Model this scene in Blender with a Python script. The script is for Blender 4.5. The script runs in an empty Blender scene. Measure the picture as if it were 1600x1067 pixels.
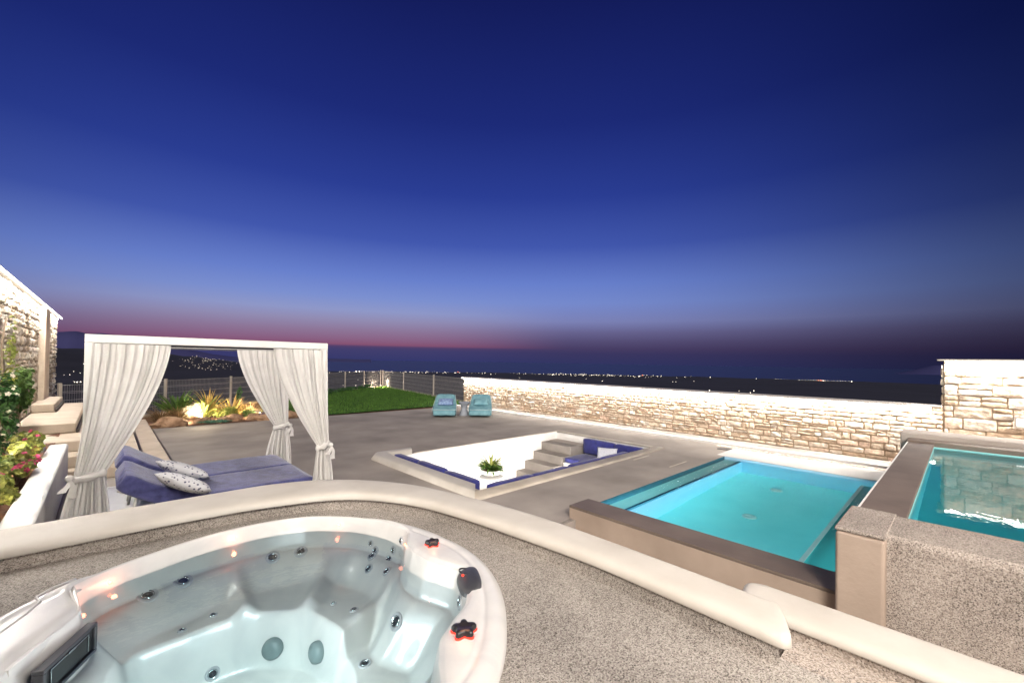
import bpy, bmesh, math, random
from mathutils import Vector, Matrix, noise
from mathutils.geometry import tessellate_polygon
R_ = math.radians
sc = bpy.context.scene
COL = sc.collection
random.seed(7)

# ------------------------------------------------------------------ camera
EYE = 1.86
YAW, PITCH, ROLL, FPX = 46.5, 0.6, 0.9, 668.0
cam_d = bpy.data.cameras.new('camera')
cam = bpy.data.objects.new('camera', cam_d); COL.objects.link(cam)
cam_d.sensor_width = 36.0
cam_d.lens = FPX / 1600 * 36.0
cam_d.shift_y = (565 - 533.5 - FPX * math.tan(R_(PITCH))) / 1600
cam_d.clip_end = 90000; cam_d.clip_start = 0.05
_y, _p, _r = R_(YAW), R_(PITCH), R_(ROLL)
fw = Vector((math.cos(_y) * math.cos(_p), math.sin(_y) * math.cos(_p), math.sin(_p)))
rt = Vector((math.sin(_y), -math.cos(_y), 0)); up = rt.cross(fw)
RT = rt * math.cos(_r) + up * math.sin(_r); UP = -rt * math.sin(_r) + up * math.cos(_r)
mw = Matrix((RT, UP, -fw)).transposed().to_4x4(); mw.translation = Vector((0, 0, EYE))
cam.matrix_world = mw
sc.camera = cam

# ------------------------------------------------------------------ sky
def lin(c):
    return tuple(((v / 255) / 12.92 if v / 255 <= .04045 else ((v / 255 + .055) / 1.055) ** 2.4) for v in c)
wd = bpy.data.worlds.new('World'); sc.world = wd; wd.use_nodes = True
nt = wd.node_tree; N = nt.nodes; Lk = nt.links; N.clear()
out = N.new('ShaderNodeOutputWorld'); bg = N.new('ShaderNodeBackground')
tc = N.new('ShaderNodeTexCoord'); nrm = N.new('ShaderNodeVectorMath'); nrm.operation = 'NORMALIZE'
Lk.new(tc.outputs['Generated'], nrm.inputs[0])
sep = N.new('ShaderNodeSeparateXYZ'); Lk.new(nrm.outputs[0], sep.inputs[0])
asn = N.new('ShaderNodeMath'); asn.operation = 'ARCSINE'; Lk.new(sep.outputs[2], asn.inputs[0])
dg = N.new('ShaderNodeMath'); dg.operation = 'MULTIPLY'; dg.inputs[1].default_value = 180 / math.pi / 60; Lk.new(asn.outputs[0], dg.inputs[0])
def ramp(stops):
    r = N.new('ShaderNodeValToRGB'); r.color_ramp.interpolation = 'B_SPLINE'
    r.color_ramp.interpolation = 'LINEAR'
    e = r.color_ramp.elements
    while len(e) > 1: e.remove(e[0])
    e[0].position = stops[0][0] / 60; e[0].color = (*lin(stops[0][1]), 1)
    for p, c in stops[1:]:
        x = e.new(p / 60); x.color = (*lin(c), 1)
    Lk.new(dg.outputs[0], r.inputs[0])
    return r
HIGH = [(10.3, (104, 128, 204)), (15, (66, 88, 174)), (21, (43, 62, 148)), (29, (29, 43, 120)), (40, (20, 29, 92)), (58, (11, 17, 58))]
SKY_GLOW = [(0, (55, 58, 108)), (1.2, (66, 63, 110)), (1.62, (78, 64, 108)), (1.85, (134, 82, 114)), (2.5, (138, 98, 132)), (3.6, (142, 118, 152)), (4.9, (146, 140, 178)), (6.1, (143, 152, 200)), (7.8, (124, 144, 208))] + HIGH
SKY_COOL = [(0, (52, 54, 98)), (1.2, (60, 56, 98)), (1.62, (68, 60, 100)), (1.85, (72, 62, 101)), (2.8, (86, 78, 118)), (4.0, (104, 100, 144)), (5.4, (124, 130, 182)), (7.8, (118, 138, 205))] + HIGH
r1, r2 = ramp(SKY_GLOW), ramp(SKY_COOL)
hm = N.new('ShaderNodeVectorMath'); hm.operation = 'MULTIPLY'; hm.inputs[1].default_value = (1, 1, 0); Lk.new(nrm.outputs[0], hm.inputs[0])
hz = N.new('ShaderNodeVectorMath'); hz.operation = 'NORMALIZE'; Lk.new(hm.outputs[0], hz.inputs[0])
def dirfac(phi, c0, c1, smooth=True):
    d = N.new('ShaderNodeVectorMath'); d.operation = 'DOT_PRODUCT'
    Lk.new(hz.outputs[0], d.inputs[0]); d.inputs[1].default_value = (math.cos(R_(phi)), math.sin(R_(phi)), 0)
    m = N.new('ShaderNodeMapRange'); m.interpolation_type = 'SMOOTHSTEP' if smooth else 'LINEAR'
    m.inputs['From Min'].default_value = c0; m.inputs['From Max'].default_value = c1
    Lk.new(d.outputs['Value'], m.inputs['Value']); return m
sun_f = dirfac(72, math.cos(R_(34)), math.cos(R_(4)))
mx = N.new('ShaderNodeMix'); mx.data_type = 'RGBA'
Lk.new(sun_f.outputs[0], mx.inputs[0]); Lk.new(r2.outputs[0], mx.inputs[6]); Lk.new(r1.outputs[0], mx.inputs[7])
az = dirfac(59, math.cos(R_(70)), math.cos(R_(10)))
azm = N.new('ShaderNodeMapRange'); azm.inputs['To Min'].default_value = .25; azm.inputs['To Max'].default_value = 1.0
Lk.new(az.outputs[0], azm.inputs['Value'])
sc_ = N.new('ShaderNodeVectorMath'); sc_.operation = 'SCALE'
Lk.new(mx.outputs[2], sc_.inputs[0]); Lk.new(azm.outputs[0], sc_.inputs['Scale'])
Lk.new(sc_.outputs[0], bg.inputs[0]); bg.inputs[1].default_value = 1.0
Lk.new(bg.outputs[0], out.inputs[0])

# ------------------------------------------------------------------ added fill and villa lights
def light(name, typ, loc, energy, color=(1, .93, .85), rot=None, direction=None, parent=None, **kw):
    d = bpy.data.lights.new(name, typ); d.energy = energy; d.color = color
    for k, v in kw.items(): setattr(d, k, v)
    o = bpy.data.objects.new(name, d); COL.objects.link(o); o.location = loc
    if direction is not None: o.rotation_euler = Vector(direction).to_track_quat('-Z', 'Y').to_euler()
    if rot: o.rotation_euler = rot
    if parent: o.parent = parent
    return o
light('fill_sun', 'SUN', (0, -5, 9), 2.9, (1, .93, .87), direction=(.60, .62, -.50), angle=R_(50))  # no sun is up; soft fill added from behind the camera
light('villa_lamp', 'POINT', (-3.0, -4.0, 6.2), 3600, (1, .91, .80), shadow_soft_size=1.4)
light('villa_lamp', 'POINT', (6.5, -6.5, 6.2), 2300, (1, .91, .80), shadow_soft_size=1.4)
light('overhead_fill', 'POINT', (1.3, -.9, 3.5), 260, (1, .92, .84), shadow_soft_size=.5)  # unseen lamp added overhead to brighten tub, deck and coping
vs = sc.view_settings
vs.view_transform = 'Standard'; vs.look = 'None'; vs.gamma = 1; vs.use_curve_mapping = False; vs.exposure = 0.0
cy = sc.cycles
cy.use_denoising = True; cy.max_bounces = 10; cy.transparent_max_bounces = 24; cy.sample_clamp_indirect = 4; cy.sample_clamp_direct = 0
cy.caustics_reflective = False; cy.blur_glossy = 0.5

# ------------------------------------------------------------------ helpers
def tag(o, label=None, cat=None, group=None, kind=None):
    if label: o['label'] = label
    if cat: o['category'] = cat
    if group: o['group'] = group
    if kind: o['kind'] = kind
    return o
def empty(name, loc, label, cat, group=None, rz=0):
    o = bpy.data.objects.new(name, None); COL.objects.link(o); o.location = loc; o.rotation_euler = (0, 0, rz)
    o.empty_display_size = .1
    return tag(o, label, cat, group)
def obj(name, bm, mat, parent=None, smooth=False, bevel=0, subd=0, autos=None, loc=None):
    """bm is in world coordinates unless the parent is at another place: the parent's matrix is undone."""
    me = bpy.data.meshes.new(name); bmesh.ops.recalc_face_normals(bm, faces=bm.faces[:])
    if parent is not None:
        pm = Matrix.Translation(parent.location) @ parent.rotation_euler.to_matrix().to_4x4() if parent.parent is None else \
            (Matrix.Translation(parent.parent.location) @ parent.parent.rotation_euler.to_matrix().to_4x4())
        bm.transform(pm.inverted())
    bm.to_mesh(me); bm.free()
    o = bpy.data.objects.new(name, me); COL.objects.link(o)
    for m in (mat if isinstance(mat, (list, tuple)) else [mat]): me.materials.append(m)
    if parent is not None: o.parent = parent
    if smooth:
        for p in me.polygons: p.use_smooth = True
    if bevel:
        b = o.modifiers.new('bevel', 'BEVEL'); b.width = bevel; b.segments = 3; b.limit_method = 'ANGLE'; b.angle_limit = R_(40)
        for p in me.polygons: p.use_smooth = True
        b.harden_normals = True
    if subd:
        s = o.modifiers.new('sub', 'SUBSURF'); s.levels = s.render_levels = subd
    return o
def BM(): return bmesh.new()
def box(bm, x0, x1, y0, y1, z0, z1, mi=0):
    vs_ = [bm.verts.new(p) for p in ((x0, y0, z0), (x1, y0, z0), (x1, y1, z0), (x0, y1, z0), (x0, y0, z1), (x1, y0, z1), (x1, y1, z1), (x0, y1, z1))]
    for f in ((0, 3, 2, 1), (4, 5, 6, 7), (0, 1, 5, 4), (1, 2, 6, 5), (2, 3, 7, 6), (3, 0, 4, 7)):
        bm.faces.new([vs_[i] for i in f]).material_index = mi
    return bm
def lathe(bm, prof, c=(0, 0, 0), seg=24, M=None, close=True):
    rows = []
    for r, z in prof:
        row = []
        for i in range(seg):
            a = 2 * math.pi * i / seg
            p = Vector((r * math.cos(a), r * math.sin(a), z))
            p = (M @ p) if M else p + Vector(c)
            row.append(bm.verts.new(p))
        rows.append(row)
    for a, b in zip(rows, rows[1:]):
        for i in range(seg):
            bm.faces.new((a[i], a[(i + 1) % seg], b[(i + 1) % seg], b[i]))
    if close:
        bm.faces.new(rows[0][::-1]); bm.faces.new(rows[-1])
    return bm
def tube(bm, pts, rad, seg=8, cap=True):
    pts = [Vector(p) for p in pts]; rows = []
    for i, p in enumerate(pts):
        t = (pts[min(i + 1, len(pts) - 1)] - pts[max(i - 1, 0)]).normalized()
        a = t.cross(Vector((0, 0, 1)));
        if a.length < .01: a = t.cross(Vector((1, 0, 0)))
        a.normalize(); b = t.cross(a)
        r = rad[i] if isinstance(rad, (list, tuple)) else rad
        rows.append([bm.verts.new(p + a * r * math.cos(2 * math.pi * k / seg) + b * r * math.sin(2 * math.pi * k / seg)) for k in range(seg)])
    for A, B in zip(rows, rows[1:]):
        for k in range(seg): bm.faces.new((A[k], A[(k + 1) % seg], B[(k + 1) % seg], B[k]))
    if cap: bm.faces.new(rows[0][::-1]); bm.faces.new(rows[-1])
    return bm
def grid(bm, f, nu, nv, closed_u=False, mi=0):
    rows = [[bm.verts.new(f(i / nu, j / nv)) for i in range(nu + (0 if closed_u else 1))] for j in range(nv + 1)]
    n = len(rows[0])
    for A, B in zip(rows, rows[1:]):
        for i in range(n if closed_u else n - 1):
            bm.faces.new((A[i], A[(i + 1) % n], B[(i + 1) % n], B[i])).material_index = mi
    return rows
def catmull(P, n=8):
    P = [Vector(p) for p in P]; Q = [P[0] * 2 - P[1]] + P + [P[-1] * 2 - P[-2]]; out_ = []
    for i in range(1, len(Q) - 2):
        for k in range(n):
            t = k / n
            out_.append(.5 * ((2 * Q[i]) + (-Q[i - 1] + Q[i + 1]) * t + (2 * Q[i - 1] - 5 * Q[i] + 4 * Q[i + 1] - Q[i + 2]) * t * t + (-Q[i - 1] + 3 * Q[i] - 3 * Q[i + 1] + Q[i + 2]) * t ** 3))
    out_.append(P[-1]); return out_
def sm(t): t = min(1, max(0, t)); return t * t * (3 - 2 * t)
def fn(p, s=1.0): return noise.noise(Vector(p) * s)

# ------------------------------------------------------------------ materials
def mat(name, c1, c2=None, scale=4, rough=.7, bump=0, bscale=60, spec=.4, detail=6, metallic=0, coat=0, lo=.35, hi=.65, vary=0, transl=0, sheen=0, bdist=.01):
    m = bpy.data.materials.new(name); m.use_nodes = True
    n, l = m.node_tree.nodes, m.node_tree.links
    b = n['Principled BSDF']; b.inputs['Roughness'].default_value = rough; b.inputs['Metallic'].default_value = metallic
    b.inputs['Specular IOR Level'].default_value = spec; b.inputs['Coat Weight'].default_value = coat
    if sheen: b.inputs['Sheen Weight'].default_value = sheen
    tcn = n.new('ShaderNodeTexCoord'); geo = n.new('ShaderNodeNewGeometry')
    col = None
    if c2 is None: c2 = tuple(v * .8 for v in c1)
    tx = n.new('ShaderNodeTexNoise'); tx.inputs['Scale'].default_value = scale; tx.inputs['Detail'].default_value = detail
    l.new(geo.outputs['Position'], tx.inputs['Vector'])
    rp = n.new('ShaderNodeValToRGB'); rp.color_ramp.elements[0].position = lo; rp.color_ramp.elements[1].position = hi
    rp.color_ramp.elements[0].color = (*c2, 1); rp.color_ramp.elements[1].color = (*c1, 1)
    l.new(tx.outputs[0], rp.inputs[0]); col = rp.outputs[0]
    if vary:
        hs = n.new('ShaderNodeHueSaturation'); mr = n.new('ShaderNodeMapRange')
        mr.inputs['To Min'].default_value = 1 - vary; mr.inputs['To Max'].default_value = 1 + vary
        l.new(geo.outputs['Random Per Island'], mr.inputs['Value']); l.new(mr.outputs[0], hs.inputs['Value']); l.new(col, hs.inputs['Color'])
        col = hs.outputs[0]
    l.new(col, b.inputs['Base Color'])
    if bump:
        t2 = n.new('ShaderNodeTexNoise'); t2.inputs['Scale'].default_value = bscale; t2.inputs['Detail'].default_value = 5
        l.new(geo.outputs['Position'], t2.inputs['Vector'])
        bp = n.new('ShaderNodeBump'); bp.inputs['Strength'].default_value = bump; bp.inputs['Distance'].default_value = bdist
        l.new(t2.outputs[0], bp.inputs['Height']); l.new(bp.outputs[0], b.inputs['Normal'])
    if transl:
        tr = n.new('ShaderNodeBsdfTranslucent'); l.new(col, tr.inputs[0])
        ms = n.new('ShaderNodeMixShader'); ms.inputs[0].default_value = transl
        l.new(b.outputs[0], ms.inputs[1]); l.new(tr.outputs[0], ms.inputs[2])
        l.new(ms.outputs[0], n['Material Output'].inputs[0])
    return m
def emit(name, col, s):
    m = bpy.data.materials.new(name); m.use_nodes = True; n = m.node_tree.nodes; n.clear()
    e = n.new('ShaderNodeEmission'); e.inputs[0].default_value = (*col, 1); e.inputs[1].default_value = s
    o = n.new('ShaderNodeOutputMaterial'); m.node_tree.links.new(e.outputs[0], o.inputs[0]); return m
def pebble_mat(name, dark, mid, light_, scale=170, brk=.55):
    m = bpy.data.materials.new(name); m.use_nodes = True; n, l = m.node_tree.nodes, m.node_tree.links
    b = n['Principled BSDF']; b.inputs['Roughness'].default_value = .75
    geo = n.new('ShaderNodeNewGeometry')
    v = n.new('ShaderNodeTexVoronoi'); v.inputs['Scale'].default_value = scale; l.new(geo.outputs['Position'], v.inputs['Vector'])
    sp = n.new('ShaderNodeSeparateColor'); l.new(v.outputs['Color'], sp.inputs[0])
    big = n.new('ShaderNodeTexNoise'); big.inputs['Scale'].default_value = 2.2; big.inputs['Detail'].default_value = 4; l.new(geo.outputs['Position'], big.inputs['Vector'])
    mad = n.new('ShaderNodeMath'); mad.operation = 'MULTIPLY_ADD'; mad.inputs[1].default_value = .35; l.new(big.outputs[0], mad.inputs[0]); l.new(sp.outputs[0], mad.inputs[2])
    rp = n.new('ShaderNodeValToRGB'); e = rp.color_ramp.elements
    e[0].position = .18; e[0].color = (*dark, 1); e[1].position = 1.08 if False else 1.0; e[1].color = (*light_, 1)
    x = e.new(.42); x.color = (*mid, 1); x = e.new(.8); x.color = (*tuple((a + c) / 2 for a, c in zip(mid, light_)), 1)
    l.new(mad.outputs[0], rp.inputs[0])
    st = n.new('ShaderNodeTexNoise'); st.inputs['Scale'].default_value = 1.1; st.inputs['Detail'].default_value = 5; st.inputs['Roughness'].default_value = .65; l.new(geo.outputs['Position'], st.inputs['Vector'])
    sr = n.new('ShaderNodeMapRange'); sr.inputs['From Min'].default_value = .3; sr.inputs['From Max'].default_value = .7; sr.inputs['To Min'].default_value = .76; sr.inputs['To Max'].default_value = 1.16; l.new(st.outputs[0], sr.inputs['Value'])
    sv = n.new('ShaderNodeVectorMath'); sv.operation = 'SCALE'; l.new(rp.outputs[0], sv.inputs[0]); l.new(sr.outputs[0], sv.inputs['Scale']); v2 = n.new('ShaderNodeTexVoronoi'); v2.inputs['Scale'].default_value = scale * .42; l.new(geo.outputs['Position'], v2.inputs['Vector'])
    s2 = n.new('ShaderNodeSeparateColor'); l.new(v2.outputs['Color'], s2.inputs[0])
    r2_ = n.new('ShaderNodeMapRange'); r2_.inputs['From Min'].default_value = .82; r2_.inputs['From Max'].default_value = .84; r2_.inputs['To Min'].default_value = 1; r2_.inputs['To Max'].default_value = .84; l.new(s2.outputs[1], r2_.inputs['Value'])
    sv2 = n.new('ShaderNodeVectorMath'); sv2.operation = 'SCALE'; l.new(sv.outputs[0], sv2.inputs[0]); l.new(r2_.outputs[0], sv2.inputs['Scale']); l.new(sv2.outputs[0], b.inputs['Base Color'])
    bp = n.new('ShaderNodeBump'); bp.inputs['Strength'].default_value = .6; bp.inputs['Distance'].default_value = .004; bp.invert = True
    l.new(v.outputs['Distance'], bp.inputs['Height']); l.new(bp.outputs[0], b.inputs['Normal'])
    return m
def stone_mat(name, cols, jointdark=.5):
    m = bpy.data.materials.new(name); m.use_nodes = True; n, l = m.node_tree.nodes, m.node_tree.links
    b = n['Principled BSDF']; b.inputs['Roughness'].default_value = .85; b.inputs['Specular IOR Level'].default_value = .2
    geo = n.new('ShaderNodeNewGeometry')
    rp = n.new('ShaderNodeValToRGB'); e = rp.color_ramp.elements
    e[0].color = (*cols[0], 1); e[1].color = (*cols[-1], 1)
    for i, c in enumerate(cols[1:-1]):
        x = e.new((i + 1) / (len(cols) - 1)); x.color = (*c, 1)
    l.new(geo.outputs['Random Per Island'], rp.inputs[0])
    t = n.new('ShaderNodeTexNoise'); t.inputs['Scale'].default_value = 14; t.inputs['Detail'].default_value = 8; l.new(geo.outputs['Position'], t.inputs['Vector'])
    mr = n.new('ShaderNodeMapRange'); mr.inputs['From Min'].default_value = .3; mr.inputs['From Max'].default_value = .7; mr.inputs['To Min'].default_value = .68; mr.inputs['To Max'].default_value = 1.15
    l.new(t.outputs[0], mr.inputs['Value'])
    vm = n.new('ShaderNodeVectorMath'); vm.operation = 'SCALE'; l.new(rp.outputs[0], vm.inputs[0]); l.new(mr.outputs[0], vm.inputs['Scale'])
    l.new(vm.outputs[0], b.inputs['Base Color'])
    t2 = n.new('ShaderNodeTexNoise'); t2.inputs['Scale'].default_value = 45; t2.inputs['Detail'].default_value = 6; l.new(geo.outputs['Position'], t2.inputs['Vector'])
    bp = n.new('ShaderNodeBump'); bp.inputs['Strength'].default_value = .5; bp.inputs['Distance'].default_value = .015
    l.new(t2.outputs[0], bp.inputs['Height']); l.new(bp.outputs[0], b.inputs['Normal'])
    return m
def water_mat(name, ior, absorb, density, tint=(1, 1, 1), refr=True, bump=.02, bscale=6, grough=.015, fior=1.33):
    m = bpy.data.materials.new(name); m.use_nodes = True; n, l = m.node_tree.nodes, m.node_tree.links; n.clear()
    o = n.new('ShaderNodeOutputMaterial'); gl = n.new('ShaderNodeBsdfGlossy'); gl.inputs['Roughness'].default_value = grough
    if refr:
        tr = n.new('ShaderNodeBsdfRefraction'); tr.inputs['IOR'].default_value = ior; tr.inputs['Roughness'].default_value = 0
    else: tr = n.new('ShaderNodeBsdfTransparent')
    tr.inputs['Color'].default_value = (*tint, 1)
    fr = n.new('ShaderNodeFresnel'); fr.inputs['IOR'].default_value = fior
    geo = n.new('ShaderNodeNewGeometry'); t = n.new('ShaderNodeTexNoise'); t.inputs['Scale'].default_value = bscale; t.inputs['Detail'].default_value = 3
    l.new(geo.outputs['Position'], t.inputs['Vector'])
    bp = n.new('ShaderNodeBump'); bp.inputs['Strength'].default_value = bump; bp.inputs['Distance'].default_value = .1; l.new(t.outputs[0], bp.inputs['Height'])
    for x in (gl, fr) + ((tr,) if refr else ()): l.new(bp.outputs[0], x.inputs['Normal'])
    ms = n.new('ShaderNodeMixShader'); l.new(fr.outputs[0], ms.inputs[0]); l.new(tr.outputs[0], ms.inputs[1]); l.new(gl.outputs[0], ms.inputs[2])
    l.new(ms.outputs[0], o.inputs[0])
    va = n.new('ShaderNodeVolumeAbsorption'); va.inputs[0].default_value = (*absorb, 1); va.inputs[1].default_value = density
    l.new(va.outputs[0], o.inputs['Volume'])
    return m
M = {}
M['patio'] = mat('brushed_concrete', (.42, .37, .33), (.25, .22, .197), .9, .82, .25, 30, detail=9, lo=.3, hi=.72, spec=.25)
M['white'] = mat('white_plaster', (.80, .785, .76), (.70, .68, .65), 3, .7, .25, 18, lo=.3, hi=.7)
M['coping'] = mat('off_white_coping', (.58, .54, .49), (.48, .44, .39), 3.5, .6, .3, 14, lo=.3, hi=.75)
M['rimbeige'] = mat('beige_coping', (.52, .46, .39), (.40, .35, .29), 3, .65, .2, 25)
M['stucco'] = mat('beige_stucco', (.42, .33, .265), (.31, .24, .19), 2.2, .75, .3, 30, lo=.25, hi=.75)
M['brown'] = mat('brown_microcement', (.175, .135, .11), (.125, .095, .078), 2.5, .5, .15, 40)
M['pebble'] = pebble_mat('pebble_dash', (.075, .063, .053), (.255, .222, .197), (.46, .42, .38), 235)
M['pebble_dark'] = pebble_mat('pebble_dash_brown', (.075, .06, .05), (.28, .23, .195), (.48, .42, .37), 190)
M['stone'] = stone_mat('limestone', [(.50, .36, .25), (.62, .50, .38), (.70, .62, .53), (.45, .33, .23), (.66, .54, .42), (.60, .43, .33)])
M['rubble'] = stone_mat('rubble_stone', [(.36, .28, .2), (.6, .52, .42), (.7, .64, .56), (.3, .23, .17), (.5, .4, .3)])
M['mortar'] = mat('mortar', (.44, .34, .24), (.30, .22, .15), 8, .9, .5, 40)
M['mortar2'] = mat('mortar_grey', (.30, .25, .2), (.16, .13, .1), 8, .9, .5, 40)
M['step'] = mat('beige_step_stone', (.70, .58, .46), (.56, .45, .34), 3.5, .75, .35, 25, lo=.3, hi=.7)
M['riser_shade'] = mat('riser_shade_paint', (.09, .07, .055), (.06, .045, .035), 5, .8)  # dark colour stands for the shade on the stair risers
M['wood_white'] = mat('white_painted_metal', (.70, .69, .67), (.64, .63, .61), 5, .35, spec=.5)
M['curtain'] = mat('white_voile', (.86, .84, .81), (.80, .78, .75), 6, .9, .15, 200, transl=.32, sheen=.2)
M['blue'] = mat('slate_blue_fabric', (.085, .09, .25), (.03, .033, .11), 13, .9, .6, 130, sheen=.3, lo=.3, hi=.7, detail=10, bdist=.006)
M['navy'] = mat('navy_fabric', (.028, .033, .19), (.016, .018, .12), 8, .9, .4, 160, sheen=.2)
M['teal_fab'] = mat('aqua_fabric', (.22, .42, .47), (.14, .30, .36), 6, .9, .4, 60)
M['chrome'] = mat('chrome', (.62, .65, .66), (.5, .53, .55), 5, .18, metallic=1)
M['black'] = mat('black_plastic', (.018, .017, .02), (.012, .012, .014), 5, .3, spec=.5)
M['char'] = mat('charcoal_plastic', (.055, .055, .062), (.04, .04, .046), 5, .35, .05, 40, spec=.5)
M['soil'] = mat('red_soil', (.24, .115, .065), (.12, .06, .035), 9, .95, .8, 40, bdist=.03)
M['rock'] = mat('garden_rock', (.50, .32, .20), (.28, .17, .10), 5, .9, .8, 20, bdist=.03)
M['lawnbase'] = mat('lawn_soil', (.05, .13, .018), (.03, .08, .012), 5, .95, .5, 60)
M['grass'] = mat('grass_blade', (.10, .215, .032), (.06, .14, .02), 3, .7, vary=.35, transl=.3)
M['leaf'] = mat('green_leaf', (.14, .24, .05), (.06, .13, .025), 7, .5, vary=.45, transl=.25)
M['leaf_y'] = mat('yellow_green_leaf', (.42, .42, .10), (.22, .28, .06), 7, .5, vary=.4, transl=.25)
M['leaf_dark'] = mat('dark_green_leaf', (.06, .16, .04), (.03, .08, .02), 7, .45, vary=.4, transl=.2)
M['straw'] = mat('dry_grass', (.36, .24, .12), (.2, .13, .06), 9, .8, vary=.35, transl=.2)
M['gold'] = mat('gold_leaf', (.62, .45, .14), (.45, .30, .10), 9, .7, vary=.35, transl=.2)
M['purple'] = mat('purple_leaf', (.20, .11, .16), (.10, .06, .09), 9, .7, vary=.35)
M['pink'] = mat('pink_petal', (.65, .06, .20), (.40, .03, .08), 9, .6, vary=.3, transl=.2)
M['cream_petal'] = mat('cream_petal', (.75, .68, .55), (.65, .55, .42), 9, .6, vary=.2, transl=.2)
M['bark'] = mat('pale_bark', (.34, .26, .19), (.22, .16, .11), 12, .9, .5, 50)
M['fence'] = mat('galvanised_wire', (.33, .31, .30), (.26, .25, .24), 5, .45, metallic=.3)
M['post'] = mat('fence_post_paint', (.50, .44, .38), (.42, .37, .32), 5, .6)
M['land'] = mat('dark_land', (.019, .018, .026), (.010, .010, .014), .004, .95, detail=10)  # bluish tint puts distance haze into the colour
M['mount'] = mat('far_mountain', (.075, .075, .19), (.06, .06, .16), .0004, 1, spec=0)  # haze over the far range painted as a blue base
M['led'] = emit('led_white', (1, .93, .82), 14)
M['town'] = emit('town_light', (1, .88, .7), 4.2)
M['town_red'] = emit('town_light_red', (1, .25, .12), 5)
M['redled'] = emit('red_led', (1, .16, .05), 18)
M['knobglow'] = emit('red_knob_glow', (1, .05, .03), 3.2)
M['garden_lamp'] = emit('garden_lamp_glass', (1, .85, .6), 30)

# ------------------------------------------------------------------ land, sea, mountains
def az_px(px): return YAW - math.degrees(math.atan((px - 800) / FPX))       # picture column -> compass angle of the land behind it
HILL = [(60, 1.15), (95, .92), (140, .75), (200, .45), (262, .28), (320, -.15), (380, -.68), (440, -1.1), (500, -1.62)]
def hill_el(phi):
    t = sorted((az_px(p), e * math.cos(math.atan((p - 800) / FPX))) for p, e in HILL)
    if phi <= t[0][0]: return -3
    for (a, e), (b, g) in zip(t, t[1:]):
        if a <= phi <= b: return e + (g - e) * (phi - a) / (b - a)
    return t[-1][1]
SEA = -150.0
COAST = [(500, 5200), (900, 5600), (1200, 6000), (1500, 6100)]
def terrain(r, phi):
    # slope away from the garden down to a coastal plain, with a ridge carrying a town to the left
    z = -3.0 - (r - 30) * .055 if r < 1200 else -67 - (r - 1200) * .019
    z = max(z, -143)
    z += 8 * fn((r * math.cos(R_(phi)), r * math.sin(R_(phi)), 3.1), 1 / 260) * min(1, r / 500)
    e = hill_el(phi)
    if e > -2.6:
        top = EYE + 3000 * math.tan(R_(e))
        w = math.exp(-((r - 3000) / 750) ** 2)
        z = z + (top - z) * w if top > z else z
        z += w * 9 * fn((phi * .9, r / 600, 0), 1)
    cr = 5700
    if r > cr: z = min(z, SEA - 6 - (r - cr) * .02)
    return z
bm = BM()
radii = [30, 45, 70, 110, 170, 260, 400, 600, 850, 1200, 1600, 2000, 2300, 2600, 2800, 3000, 3200, 3500, 3900, 4400, 5000, 5500, 5710, 6200]
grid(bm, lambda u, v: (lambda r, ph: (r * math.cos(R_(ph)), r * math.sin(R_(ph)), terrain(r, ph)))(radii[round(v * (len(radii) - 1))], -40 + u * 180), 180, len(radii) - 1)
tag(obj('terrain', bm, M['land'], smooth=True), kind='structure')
bm = BM()
S = 60000
vv = [bm.verts.new(p) for p in ((-S, -S, SEA), (S, -S, SEA), (S, S, SEA), (-S, S, SEA))]; bm.faces.new(vv)
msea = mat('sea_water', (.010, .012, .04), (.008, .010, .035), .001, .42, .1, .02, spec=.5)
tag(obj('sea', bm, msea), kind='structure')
MT = [(60, 3.05), (94, 3.25), (108, 3.3), (119, 3.3), (135, 3.05), (160, 3.1), (180, 2.9), (220, 2.7), (300, 2.2), (380, 1.75), (460, 1.7), (560, 1.55), (600, 1.65), (700, 1.5), (900, 1.45), (1100, 1.2), (1300, .8), (1500, .3)]
def mt_el(px):
    for (a, e), (b, g) in zip(MT, MT[1:]):
        if a <= px <= b: return e + (g - e) * (px - a) / (b - a)
    return MT[0][1] if px < 60 else .2
D = 24000
bm = BM()
def fmt(u, v):
    px = 20 + u * 560; a = R_(az_px(px)); dd = D + [0, 900, 1500, 3000][round(v * 3)]
    e = mt_el(px) * math.cos(math.atan((px - 800) / FPX)) * (1 - sm((px - 190) / 200))
    h = (EYE + D * math.tan(R_(e)) * [0, .55, 1, .2][round(v * 3)]) + 30 * fn((px / 22, v * 5, 1)) * (v > .1)
    return (dd * math.cos(a), dd * math.sin(a), SEA - 20 if v < .1 else max(h, SEA - 20))
grid(bm, fmt, 160, 3)
tag(obj('mountains', bm, M['mount'], smooth=True), kind='structure')
bm = BM()   # low headland to the right
def fis(u, v):
    px = 1392 + u * 200; a = R_(az_px(px)); dd = 14000 + v * 2500
    h = [0, .7, 1, .5][round(v * 3)] * 260 * sm(u * 2.3) * (1 + .15 * fn((u * 9, v, 2)))
    return (dd * math.cos(a), dd * math.sin(a), SEA - 5 + h)
grid(bm, fis, 60, 3)
tag(obj('headland', bm, M['mount'], smooth=True), kind='structure')
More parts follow.
